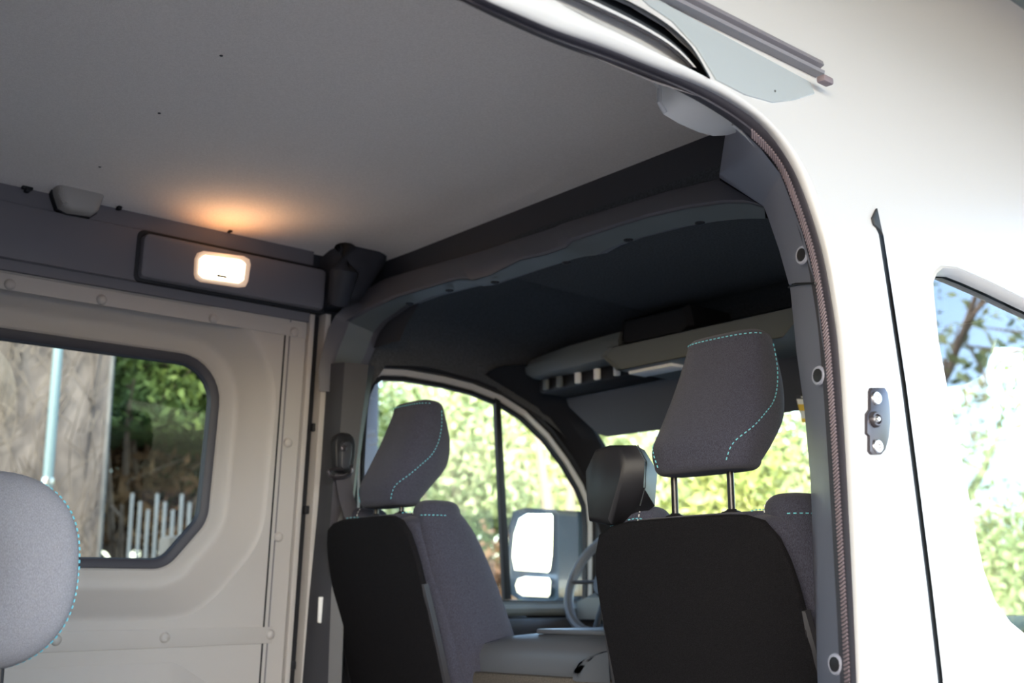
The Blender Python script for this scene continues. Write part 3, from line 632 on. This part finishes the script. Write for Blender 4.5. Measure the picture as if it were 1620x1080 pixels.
# ================================================================== SEATS
def seat_back_shape(h=0.0):
    # local: z=0 at the top of the rear panel, y=0 rear face there; leans forward going down
    rec = .27
    S_ = []
    for z, hw, fr, re in ((-.78,.255,.10,.045),(-.6,.265,.12,.045),(-.4,.262,.12,.045),(-.2,.250,.11,.045),(-.10,.235,.10,.045),(-.03,.215,.085,.042)):
        S_.append((z, 0, .05 - z*rec, hw, fr, re, 4.2))
    return Shape(S_, top=.035, bot=.03)
def make_seat(loc, label, posts, tower, drv):
    t = thing('front_seat', label, 'seat', loc, 'front seats of the cab')
    rec = .27
    bs = seat_back_shape(); obj('backrest', bs.mesh(), 'fabric', t, angle=60)
    # side bolsters
    for s in (-1, 1):
        B = Shape([(z, s*x, y, w_, f, r, 2.6) for z, x, y, w_, f, r in ((-.76,.215,.33,.060,.14,.08),(-.55,.222,.27,.062,.15,.085),(-.35,.222,.21,.062,.14,.085),(-.16,.215,.150,.060,.12,.085),(-.04,.202,.115,.054,.095,.075),(.012,.190,.102,.050,.066,.060))], top=.030, bot=.02, seg=28)
        o = obj('bolster', B.mesh(), 'fabric', t, angle=70)
        tag(obj('stitching', stitches([B.pt(.16+.72*k/24, 95 if s > 0 else 85, .001) for k in range(25)] ), 'cyan', o), kind='stuff')
        A_s = (lambda d: d) if s > 0 else (lambda d: 180-d)
        tag(obj('stitching', stitches([B.pt(.80, A_s(-75+75*k/12), .001) for k in range(13)]), 'cyan', o), kind='stuff')
        tag(obj('stitching', stitches([B.pt(.70+.26*k/12, A_s(-120-20*k/12), .001) for k in range(13)]), 'paper', o), kind='stuff')
    # rear carpet panel following the lean
    W = [(-.205,-.015),(-.16,.004),(-.08,.006),(.08,.006),(.16,.004),(.205,-.012),(.232,-.07),(.242,-.17),(.246,-.40),(.248,-.80),(-.248,-.80),(-.246,-.40),(-.244,-.17),(-.236,-.07)]
    poly = smooth([Vector((x, -z*rec - .002, z)) for x, z in W] + [Vector((W[0][0], -W[0][1]*rec-.002, W[0][1]))], 60, 2)[:-1]
    nr = Vector((0, -1, -rec)).normalized()
    obj('rear_panel', solid(poly, nr*.014, .007, 3), 'carpet', t, angle=50)
    for s in (-1, 1):
        P = [Vector((s*x, -z*rec-.012, z)) for x, z in ((.243,-.165),(.250,-.25),(.256,-.40),(.260,-.62),(.262,-.80))]
        P = smooth(P, 16); Q = [p+Vector((-s*(.004+.022*min(1,k/4)),-.004,0)) for k, p in enumerate(P)]
        obj('retainer_strip', loft([[a, b, b+Vector((0,.012,.003)), a+Vector((0,.014,.003))] for a,b in zip(P,Q)], True, True), 'piping', t)
    # top pad between the bolsters
    tp = Shape([(-.05,0,.075,.17,.07,.055,3.2),(.0,0,.075,.165,.06,.05,3.2)], top=.012, bot=.01)
    obj('top_pad', tp.mesh(), 'fabric', t, angle=60)
    for s in (-1,1): tag(obj('stitching', stitches([Vector((s*.150, .02+.006*k, .010+.004*math.sin(k*.3))) for k in range(14)]), 'cyan', t), kind='stuff')
    cu = Shape([(-.86,0,.50,.25,.27,.22,4.5),(-.78,0,.50,.26,.28,.22,4),(-.72,0,.50,.25,.27,.22,3.6)], top=.03, bot=.02)
    obj('seat_cushion', cu.mesh(), 'fabric', t, angle=60)
    obj('pedestal', box((0,.50,-.855+.0), (.42,.42,.15), .02), 'dark', t) if False else obj('pedestal', box((0,.48,-.84), (.42,.40,.10), .015), 'dark', t)
    # headrest
    hz = posts
    HS = [(hz,.022,.060,.112,.050,.055,3.2),(hz+.035,.025,.062,.121,.085,.060,3.0),(hz+.09,.028,.082,.117,.125,.056,2.6),(hz+.15,.026,.106,.107,.118,.048,2.6),(hz+.20,.024,.124,.099,.090,.042,2.7),(hz+.240,.022,.136,.092,.064,.036,2.8)]
    H = Shape(HS, top=.024, bot=.018, seg=44)
    h = obj('headrest', H.mesh(), 'fabric', t, angle=70)
    n_ = len(H.Z)
    for s in (-1,1):
        def A(d): return d if s > 0 else 180-d
        path = [(.20,-50),(.24,-48),(.285,-42),(.32,-30),(.36,-14),(.42,0),(.48,8),(.56,14),(.66,18),(.76,20),(.84,22)]
        tag(obj('stitching', stitches(smooth([H.pt(a_, A(d), .0012) for a_, d in [(.145,-52)]+path], 60, 3)), 'cyan', h), kind='stuff')
    topc = [H.pt(.89, -5-170*k/24, .0012) for k in range(25)]
    tag(obj('stitching', stitches(topc), 'cyan', h), kind='stuff')
    for s in (-1,1):
        obj('headrest_post', tube([Vector((s*.069+.0, .068, -.02)), Vector((s*.069, .068, hz+.02))], .0068, 12), 'chrome', t)
        obj('post_sleeve', disc((s*.069,.068,.002), (0,0,1), [(.022,0),(.023,.006),(.019,.013),(.010,.016),(.009,.018)], 18), 'black', t)
    return t
def copy_tree(o, parent=None):
    c = o.copy(); COL.objects.link(c); c.parent = parent
    for ch_ in list(o.children): copy_tree(ch_, c)
    return c
se = make_seat((-1.447,1.700,1.693), 'passenger seat nearest the door, dark carpet back and raised headrest', .108, True, False)
# belt retractor tower on the passenger seat
tw = thing('belt_tower', 'black angular plastic belt outlet on the passenger seat shoulder', 'belt outlet', onY(975,765,1.70)); tl = tw.location.copy()
def px3(px, Y): return [onY(x,y,Y) for x,y in px]
rear = px3([(927,745),(942,712),(960,706),(985,708),(992,730),(985,762),(966,828),(932,822),(929,790)], 1.665)
rear2 = px3([(930,745),(944,711),(965,704),(1006,704),(1020,728),(1018,770),(970,830),(933,824),(929,790)], 1.69)
frt = px3([(945,745),(955,715),(975,708),(1020,712),(1040,745),(1036,800),(990,835),(950,828),(945,790)], 1.78)
c0 = sum(rear, Vector())/len(rear)
r0 = [c0+(p-c0)*.90+Vector((0,-.006,0)) for p in rear]
V, Fc = loft([r0, rear, rear2, frt], True, True)
obj('outlet_cover', rel((V,Fc), tl), 'black', tw, angle=48)
sh = px3([(1008,704),(1022,730),(1020,770),(1012,800)], 1.692); obj('cover_seam', rel(tube([p+Vector((.003,-.002,0)) for p in sh], .0012, 6), tl), 'gap', tw)
# driver seat: own placement
ds = copy_tree(se); ds.location = (-2.497,1.715,1.752); ds.scale = (.82,1,1); ds['label'] = 'driver seat by the far side window, headrest pushed right down'
for ch_ in ds.children:
    if ch_.name.startswith(('headrest','post_sleeve')):
        if ch_.name.startswith('headrest_post'): ch_.location.z -= .058
        elif ch_.name.startswith('headrest'): ch_.location.z -= .058

# second-row seat in the left foreground
rs = thing('rear_seat', 'light grey rounded rear seat headrest at the left edge of the photo', 'seat', (-1.945,.595,1.60), rz=math.radians(50))
def disk_shape(hw, hh, th):
    rows = []
    for k in range(13):
        a = -PI/2 + PI*k/12; s_ = math.cos(a)**.55 if math.cos(a) > 1e-6 else .02; y = th*math.sin(a)
        row = []
        for j in range(48):
            b_ = 2*PI*j/48; c, n_ = math.cos(b_), math.sin(b_); e = 2/2.5
            row.append(Vector((hw*(.45+.55*s_ if k in (0,12) else max(.6,s_))*math.copysign(abs(c)**e,c), y, hh*(.45+.55*s_ if k in (0,12) else max(.6,s_))*math.copysign(abs(n_)**e,n_))))
        rows.append(row)
    return rows
rows = disk_shape(.165,.155,.06); V, Fc = loft(rows, True, True)
h = obj('headrest', (V,Fc), 'lightfab', rs, angle=70)
for k in (7,):
    tag(obj('stitching', stitches([p*1.006 for p in rows[k]]+[rows[k][0]*1.006], r=.0016), 'cyan', h), kind='stuff')
RB = Shape([(-.85,0,.0,.24,.07,.06,4),(-.5,0,.0,.25,.08,.06,4),(-.26,0,-.0,.22,.06,.05,3.4)], top=.04, bot=.02)
obj('backrest', RB.mesh(), 'fabric', rs, angle=60)
for s in (-1,1): obj('headrest_post', tube([Vector((s*.06,0,-.25)), Vector((s*.06,0,-.12))], .006, 10), 'chrome', rs)
obj('seat_base', box((0,.2,-.78), (.46,.5,.12), .04), 'fabric', rs)

# ================================================================== CENTRE CONSOLE
cc = thing('centre_console', 'blue grey storage box with carpeted back between the front seats', 'console', (-2.03,2.05,1.30)); c_ = cc.location.copy()
topp = [Vector(p) for p in [(-2.235,1.90,1.40),(-2.235,1.90,1.425),(-2.20,1.93,1.468),(-2.18,1.97,1.476),(-2.18,2.45,1.478),(-1.83,2.45,1.478),(-1.83,1.93,1.476),(-1.83,1.89,1.46),(-1.84,1.86,1.40)]]
sec = lambda x, h: [Vector((x, 1.90, 1.385)), Vector((x,1.895,1.42)), Vector((x,1.91,1.45+h*.3)), Vector((x,1.95,1.465+h)), Vector((x,2.10,1.472+h)), Vector((x,2.45,1.472+h)), Vector((x,2.47,1.40)), Vector((x,2.47,1.20)), Vector((x,1.90,1.20))]
obj('top_cover', rel(loft([sec(-2.30,-.045), sec(-2.27,-.018), sec(-2.22,-.002), sec(-2.16,.003), sec(-1.84,.006), sec(-1.80,-.002)], True, True), c_), 'console', cc, angle=45)
obj('carpet_back', rel(box((-2.05,1.895,1.28), (.50,.03,.20), .008), c_), 'carpetbrown', cc)
obj('lid_panel', rel(box((-1.98,2.15,1.476), (.28,.40,.012), .004), c_), 'console', cc)
obj('hinge_cover', rel(lump([(916,1078),(918,1064),(928,1048),(945,1036),(962,1030),(965,1080)], 1.87, 1.84, lambda x,y,o: onY(x,y,o), ((1,0),(1,.3),(.95,.6),(.85,.9),(.6,1))), c_), 'console', cc, angle=60)
obj('box_body', rel(box((-2.05,2.18,1.08), (.46,.54,.30), .02), c_), 'dark', cc)

# ================================================================== DASHBOARD, WHEEL
da = thing('dashboard', 'dark grey dashboard with a pale instrument hood under the windscreen', 'dashboard', (-1.93,2.95,1.3)); d_ = da.location.copy()
dsec = lambda x, k: [Vector((x, 2.78+k, 1.00)), Vector((x,2.66+k,1.20)), Vector((x,2.64+k,1.40)), Vector((x,2.68+k,1.475)), Vector((x,2.78+k,1.505)), Vector((x,3.18,1.50)), Vector((x,3.20,1.0))]
obj('dash_body', rel(loft([dsec(x,k) for x,k in ((-2.72,.02),(-2.6,0),(-2.2,0),(-2.1,-.05),(-1.75,-.05),(-1.65,0),(-1.16,.02))], True, True), c_ if False else d_), 'dark', da, angle=40)
obj('instrument_hood', rel(loft([[Vector((x,y,z+dz)) for x,z in ((-2.66,1.49),(-2.66,1.54),(-2.62,1.555),(-2.24,1.555),(-2.20,1.54),(-2.20,1.49))] for y,dz in ((2.62,0),(2.66,.015),(2.9,.0))], True, True), d_), 'cabgrey', da, angle=40)
obj('air_vent', rel(box((-2.66,2.635,1.42), (.08,.02,.06), .008), d_), 'black', da)
swc = Vector((-2.405,2.505,1.60)); ax = Vector((0,-.90,.43)).normalized()
sw = thing('steering_wheel', 'grey steering wheel behind the two front seats', 'steering wheel', swc)
a = Vector((1,0,0)); b = ax.cross(a)
ring = [a*.158*math.cos(t)+b*.158*math.sin(t) for t in np.linspace(0,2*PI,41)]
obj('rim', tube(ring, .0145, 10, up=ax), 'console', sw)
obj('hub', disc((0,0,0), ax, [(.001,.02),(.05,.015),(.055,0),(.05,-.03),(.03,-.05)], 20), 'dark', sw)
for t in (0, 180, 270): 
    d = a*math.cos(math.radians(t))+b*math.sin(math.radians(t)); obj('spoke', tube([d*.04, d*.16], .012, 8, .006), 'black' if t == 270 else 'dark', sw)
obj('column', tube([-ax*.03, -ax*.30], .035, 12), 'black', sw)

# ================================================================== OVERHEAD CONSOLE AND VISORS
oc = thing('overhead_console', 'grey overhead storage shelf with a dark centre compartment above the windscreen', 'overhead console', (-1.93,2.45,2.25)); o_ = oc.location.copy()
def osec(x, zt, zb, yr): return [Vector((x,yr,zt)), Vector((x,yr-.012,(zt+zb)/2+.01)), Vector((x,yr,zb+.01)), Vector((x,yr+.03,zb)), Vector((x,2.66,zb+.0)), Vector((x,2.66,zt))]
for s in (-1, 1):
    X = lambda x: x if s < 0 else -3.86-x
    obj('shelf_shell', rel(loft([osec(X(-2.69),2.268,2.235,2.44), osec(X(-2.64),2.283,2.222,2.42), osec(X(-2.45),2.292,2.215,2.40), osec(X(-2.24),2.298,2.222,2.40)], True, True), o_), 'cabgrey', oc, angle=45)
    obj('shelf_mouth', rel(box((X(-2.43),2.50,2.198), (.40,.12,.045), .01), o_), 'black', oc)
    for k, x in enumerate((-2.585,-2.525,-2.445,-2.365,-2.285)):
        obj('shelf_divider', rel(box((X(x),2.43,2.197), (.020,.012,.034), .003), o_), 'slit' if k > 1 else 'cabgrey', oc)
obj('centre_unit', rel(loft([[Vector((x,y,z)) for x,z in ((-2.27+k,2.225),(-2.21+k,2.175),(-1.65-k,2.175),(-1.59-k,2.225),(-1.62-k,2.245),(-2.24+k,2.245))] for y, k in ((2.36,.01),(2.35,.0),(2.62,0))], True, True), o_), 'cabgrey', oc, angle=40)
obj('centre_compartment', rel(loft([[Vector((x,y,z)) for x,z in ((-2.215+k,2.262),(-2.195+k,2.250),(-1.97-k,2.250),(-1.95-k,2.262),(-1.965-k,2.325-k),(-2.205+k,2.325-k))] for y, k in ((2.37,.008),(2.365,.012),(2.38,0),(2.55,0))], True, True), o_), 'black', oc, angle=40)
obj('map_light', rel(box((-2.12,2.42,2.172), (.16,.07,.012), .004), o_), 'slit', oc)
for s, lab in ((-1,'black sun visor folded down on the driver side'),(1,'black sun visor on the passenger side with a yellow warning label')):
    X = lambda x: x if s < 0 else -3.86-x
    c = Vector((X(-2.40),2.58,2.13)); v = thing('sun_visor', lab, 'sun visor', c, 'sun visors')
    pts = [Vector((X(x),y,z)) for x,y,z in ((-2.64,2.57,2.175),(-1.975,2.57,2.18),(-1.965,2.575,2.165),(-1.97,2.625,2.055),(-1.985,2.63,2.040),(-2.52,2.63,2.045),(-2.56,2.628,2.058),(-2.64,2.58,2.150))]
    if s > 0: pts = pts[::-1]
    obj('visor_board', rel(solid(pts, Vector((0,.018,.007)), .004), c), 'dark', v)
    obj('pivot_rod', rel(tube([Vector((X(-2.66),2.575,2.185)), Vector((X(-1.96),2.572,2.185))], .006, 8), c), 'black', v)
    if s > 0:
        p0 = onY(1264,646,2.59); ox = p0.x
        def lab_(name, x0,x1,y0,y1,m,d): 
            q4 = [onY(x,y,2.565) for x,y in ((x0,y0),(x1,y0),(x1,y1),(x0,y1))]; q4 = [p+Vector((0,-.0006*d+ (2.18-p.z)*.42,0)) for p in q4]
            return obj(name, rel(solid(q4, (0,-.0005,0)), c), m, v)
        lab_('label_sheet',1244,1278,628,664,'paper',1); lab_('label_header',1244,1278,636,646,'yellow',2); lab_('label_header',1244,1278,658,664,'yellow',2)
        lab_('label_header',1244,1278,622,628,'ink',2)
        for k in range(3):
            lab_('label_print',1252+k*8,1257+k*8,648.5,650.5,'ink',3); lab_('label_print',1254+k*7,1259+k*7,653,655,'ink',3)
        lab_('label_print',1252,1274,624,626,'paper',3)

# ================================================================== OUTSIDE MIRROR
mr = thing('wing_mirror', 'blue grey wing mirror outside the driver window', 'mirror', onX(860,880,-3.02)); m_ = mr.location.copy()
Ym = 2.80
def mp(px, Y): return [onY(x,y,Y) for x,y in px]
hp0 = mp([(806,830),(812,808),(830,803),(878,806),(884,812),(884,945),(876,951),(820,948),(808,940),(803,900)], Ym)
hp1 = [p+Vector((.10 if i in (3,4,5,6) else .03,.09,-.01 if i<5 else .01)) for i,p in enumerate(hp0)]
c1 = sum(hp1,Vector())/len(hp1); hp2 = [c1+(p-c1)*.7+Vector((.05,.07,0)) for p in hp1]
cI = sum(hp0,Vector())/len(hp0); hpI = [cI+(p-cI)*.95+Vector((0,.006,0)) for p in hp0]
obj('housing', rel(loft([hpI,hp0,hp1,hp2], True, True), m_), 'bluehouse', mr, angle=50)
obj('main_glass', rel(solid(mp([(811,880),(814,845),(822,820),(835,812),(874,812),(876,816),(875,880),(872,902),(868,906),(815,902)], Ym-.002), (0,-.004,0), .001), m_), 'mirror', mr, smooth=False)
obj('wide_angle_glass', rel(solid(mp([(816,925),(820,915),(832,911),(870,913),(873,918),(872,940),(868,945),(828,943),(819,937)], Ym-.002), (0,-.004,0), .001), m_), 'mirror', mr, smooth=False)
arm = obj('mirror_arm', rel(loft([mp([(878,812),(925,828),(926,950),(880,955)], 2.86), mp([(880,820),(925,835),(926,945),(882,948)], 2.93)], True, True), m_), 'bluehouse', mr)

# ================================================================== SCENERY OUTSIDE
def leaves(n, c, r, size, clump=60, squash=1, seed=0):
    g = np.random.default_rng(seed); r = np.array(r, float)
    u = g.normal(size=(clump,3)); u /= np.linalg.norm(u, axis=1)[:,None]; cc_ = u*r*(g.random((clump,1))**.5)*.85
    idx = g.integers(0, clump, n); P = cc_[idx] + g.normal(size=(n,3))*r*.16 + np.array(c)
    a = g.normal(size=(n,3)); a /= np.linalg.norm(a,axis=1)[:,None]; b = np.cross(a, g.normal(size=(n,3))); b /= np.linalg.norm(b,axis=1)[:,None]
    s = size*(.6+.8*g.random((n,1))); q = np.stack([P-a*s, P-b*s*.45, P+a*s, P+b*s*.45], 1).reshape(-1,3)
    q[:,2] = np.maximum(q[:,2], .02); return q
def leafmesh(name, q, m):
    me = bpy.data.meshes.new(name); n = len(q)//4
    me.vertices.add(len(q)); me.vertices.foreach_set('co', q.astype(np.float32).ravel())
    me.loops.add(len(q)); me.loops.foreach_set('vertex_index', np.arange(len(q), dtype=np.int32))
    me.polygons.add(n); me.polygons.foreach_set('loop_start', np.arange(0,len(q),4,dtype=np.int32)); me.polygons.foreach_set('loop_total', np.full(n,4,dtype=np.int32))
    me.update(calc_edges=True); me.materials.append(M[m]); return me
def branches(h, r, n, seed, spread=.9):
    g = random.Random(seed); P = [Vector((0,0,-.05)), Vector((.05,0,h*.35)), Vector((-.04,.05,h*.7)), Vector((0,.02,h))]
    parts = [tube(resample(P,8), [r*(1-.10*i) for i in range(8)], 8)]
    for k in range(n):
        z = h*(.30+.65*k/n); a = g.uniform(0,2*PI); d = Vector((math.cos(a),math.sin(a),g.uniform(.5,1.3))); l = h*g.uniform(.2,.42)*spread
        p0 = Vector((0,0,z)); p1 = p0 + d*l*.5; p2 = p0 + d*l + Vector((0,0,l*.3)); parts.append(tube([p0,p1,p2], [r*.4,r*.25,r*.10], 6))
        for j in range(3):
            e = Vector((g.uniform(-1,1),g.uniform(-1,1),g.uniform(.2,1)))*l*.5; parts.append(tube([p1.lerp(p2,j*.4), p1.lerp(p2,j*.4)+e], [r*.14,r*.05], 5))
    return join(*parts)
leaf_meshes = {}
for k, (m, n, r, sz) in dict(dark=('leafd',60000,(1.9,1.9,3.0),.05), yellow=('leafy',42000,(2.2,2.2,2.6),.065), pale=('leafg',42000,(2.4,2.4,2.4),.065), brown=('leafb',6000,(.8,.8,2.0),.07), bush=('leafy',12000,(1.8,1.4,1.3),.07), sparse=('leafg',2500,(1.8,1.8,2.2),.06)).items():
    leaf_meshes[k] = leafmesh('crown', leaves(n,(0,0,0),r,sz,seed=hash(m+k)%1000 if False else len(k)*7+n), m)
bmesh_trunk = obj('trunk', branches(4.2,.13,14,3), 'bark'); trunk_me = bmesh_trunk.data; bpy.data.objects.remove(bmesh_trunk)
def tree(kind, x, y, zc, s, label, group, cat='tree', name='tree'):
    t = thing(name, label, cat, (x,y,0), group, rz=random.uniform(0,6))
    c = bpy.data.objects.new('crown', leaf_meshes[kind]); COL.objects.link(c); c.parent = t; c.location = (0,0,zc); c.scale = (s,s,s); c['kind'] = 'stuff'
    k = bpy.data.objects.new('trunk', trunk_me); COL.objects.link(k); k.parent = t; k.scale = (s,s,max(.4,zc/3.2)); return t
def at(px, dist):                        # ground point at a bearing, for scenery
    d = ray(px, 930); d.z = 0; d.normalize(); return d*dist
def tpx(kind, px, dist, zc, s, label, group, **k): p = at(px, dist); return tree(kind, p.x, p.y, zc, s, label, group, **k)
G1 = 'dark trees behind the load area window'
tpx('dark', 235, 11.5, 2.9, 1.0, 'dark green conifer in the middle of the load area window', G1)
tpx('dark', 330, 12.5, 3.0, 1.05, 'dark green tree at the right end of the load area window', G1)
tpx('brown', 190, 11.2, 2.0, .95, 'brown leafed shrub beside the pale creeper wall', 'shrubs behind the load area window', cat='shrub', name='shrub')
tpx('dark', 292, 12.6, 2.2, .5, 'dark bush right behind the pale picket fence', 'shrubs behind the load area window', cat='shrub', name='shrub')
G2 = 'sunlit trees beyond the driver window'
tpx('yellow', 620, 17, 1.5, .62, 'sunlit yellow green tree behind the driver headrest', G2)
tpx('pale', 700, 16, 2.5, .95, 'pale green tree right of the driver headrest', G2)
tpx('pale', 770, 19, 3.0, 1.1, 'hazy green tree behind the window divider bar', G2)
tpx('yellow', 840, 17, 2.6, .9, 'yellow green tree above the wing mirror', G2)
tpx('yellow', 905, 20, 3.1, 1.1, 'yellow tree at the windscreen pillar', G2)
G3 = 'sunlit bushes ahead of the windscreen'
tpx('pale', 1000, 17, 1.9, 1.0, 'green bush tree left behind the headrest posts', G3)
tpx('yellow', 1110, 15, 1.5, .9, 'yellow green hedge tree between the headrest posts', G3)
tpx('pale', 1270, 16, 2.1, 1.0, 'green hedge tree beside the pillar trim', G3)
tpx('pale', 1500, 17, 1.5, 1.0, 'green tree seen through the passenger window glass', G3)
tpx('pale', 1640, 16, 1.3, 1.0, 'green tree at the right edge of the photo', G3)
tpx('yellow', 1790, 18, 1.5, 1.0, 'yellow green tree furthest to the front', G3)
tpx('sparse', 1580, 21, 4.4, 1.5, 'tall bare tree seen through the passenger window glass', G3)
# bare pale forked tree in the driver window
p = at(872, 13); bt = thing('bare_tree', 'pale bare forked tree above the wing mirror', 'tree', (p.x,p.y,0))
obj('trunk', tube([(0,0,0),(0.0,0,1.8),(-.1,.05,2.6),(-.35,.1,3.6)], [.11,.10,.07,.03], 8), 'palebark', bt); obj('branch', tube([(0,0,1.7),(.2,.1,2.4),(.3,.1,3.4)], [.08,.06,.03], 8), 'palebark', bt)
# trees on the near side, mirrored in the door glass
for i,(x,y,k,zc,s) in enumerate([(3.6,12.5,'pale',1.5,.75),(6.4,15,'sparse',4.6,1.7),(1.6,15,'dark',1.5,.8),(3.2,18,'sparse',4.8,1.8),(8.5,13,'sparse',4.2,1.6)]):
    tree(k, x, y, zc, s, ['pale green tree on the near side of the yard','tall bare tree on the near side of the yard','dark tree at the far end of the near side','tall bare tree at the far corner of the yard','bare tree nearest the van on the near side'][i], 'trees on the near side of the yard')
# creeper wall, lamp post, picket fence, slab, board fence, hedge
pa = at(-200, 9.6); pb = at(150, 9.2); dirn = (pb-pa).normalized(); nn = Vector((-dirn.y, dirn.x, 0))
cw = thing('creeper_wall', 'tall weathered wall hung with dry creepers at the left of the load area window', 'wall', pb); z0 = pb.copy()
Lw = (pb-pa).length+2
g = np.random.default_rng(4)
def wf(u, v): return Vector((-dirn.x*u, -dirn.y*u, v)) + nn*(.05*math.sin(u*5)*math.sin(v*4))
V, Fc = panel([(0,0),(Lw,0),(Lw,4.6),(0,4.6)], [], wf, .25); obj('wall_face', (V,Fc), 'stone', cw)
V2 = [v+nn*.06 for v in V]; obj('wall_back', (V2,Fc), 'stone', cw); obj('wall_end', solid([Vector((0,0,0)),Vector((0,0,4.6)),nn*.06+Vector((0,0,4.6)),nn*.06], -dirn*-.02), mat('wall_end_paint',(.2,.2,.19),.8), cw)
tw_ = []
for k in range(700):
    u = g.uniform(.05,Lw); z = g.uniform(.3,4.3); l = g.uniform(.3,1.0); s_ = -1 if nn.dot(-pb) < 0 else 1
    off = nn*s_*.08; pts = [wf(u,z)+off]
    for j in range(4): u += g.normal()*.09; z += l*.25; pts.append(wf(max(0,u),z)+off*(1+.4*g.random()))
    tw_.append(tube(pts, .0055, 4))
tag(obj('creeper_stems', join(*tw_), 'twig', cw), kind='stuff')
p = at(62, 8.2); lpst = thing('lamp_post', 'slim pale blue metal post in front of the creeper wall', 'post', (p.x,p.y,0))
obj('shaft', tube([(0,0,0),(0,0,2.0),(0,0,3.45)], [.036,.034,.030], 12), 'post', lpst); obj('base_plate', disc((0,0,0),(0,0,1),[(.12,0),(.12,.03),(.07,.05)],16), 'post', lpst); obj('band_clamp', disc((0,0,2.3),(0,0,1),[(.04,0),(.042,.02),(.04,.04)],16), 'metal', lpst)
pf = thing('picket_fence', 'pale metal picket fence low in front of the dark trees', 'fence', at(255, 9.3)); f0 = pf.location.copy()
a, b = at(200, 9.3), at(345, 9.3); nP = 12
for k in range(nP):
    p = a.lerp(b, k/(nP-1)) - f0; obj('picket', box((p.x,p.y,1.2), (.022,.022,2.3-.12*(k%3)), .004), 'picket', pf)
obj('rail', tube([a-f0+Vector((0,0,.5)), b-f0+Vector((0,0,.5))], .02, 6), 'picket', pf); obj('rail', tube([a-f0+Vector((0,0,1.62)), b-f0+Vector((0,0,1.62))], .012, 6), 'picket', pf)
p = at(268, 7.5); sb_ = thing('concrete_slab', 'tilted pale concrete slab at the lower corner of the load area window', 'slab', (p.x,p.y,0))
obj('slab', box((0,0,.97), (.16,.12,1.94), .03), 'block', sb_)
wf_ = thing('board_fence', 'weathered grey wooden board fence beyond the driver window', 'fence', at(735, 12.5)); f0 = wf_.location.copy()
a, b = at(560, 13.0), at(757, 12.0); nB = 34
for k in range(nB):
    p = a.lerp(b, k/(nB-1)) - f0; obj('board', box((p.x,p.y,1.0), (.11,.03,2.0+.04*(k%3)), .004), 'wood', wf_)
tpx('dark', 715, 13.6, 1.9, .28, 'dark clipped shrub behind the board fence', 'shrubs beyond the driver window', cat='shrub', name='shrub')
tpx('brown', 775, 12.4, 1.1, .6, 'rusty shrub at the end of the board fence', 'shrubs beyond the driver window', cat='shrub', name='shrub')
tpx('bush', 800, 13, 1.0, .5, 'small yellow bush below the divider bar', 'shrubs beyond the driver window', cat='shrub', name='shrub')

# unseen roof on posts, added to shade the upper body and the interior
cp = thing('added_shade_roof', 'dark flat roof on slim posts, added unseen to shade the van', 'added_shade_roof', (-1.2,-1,0))
obj('roof_deck', box((.1,-.5,3.42), (8.4,13,.14), .02), 'dark', cp)
for x, y in ((-3.9,-6.3),(4.0,-6.3),(-3.9,4.45),(4.0,5.6)):
    obj('post', box((x,y,1.68), (.14,.14,3.36), .01), 'darkmetal', cp)
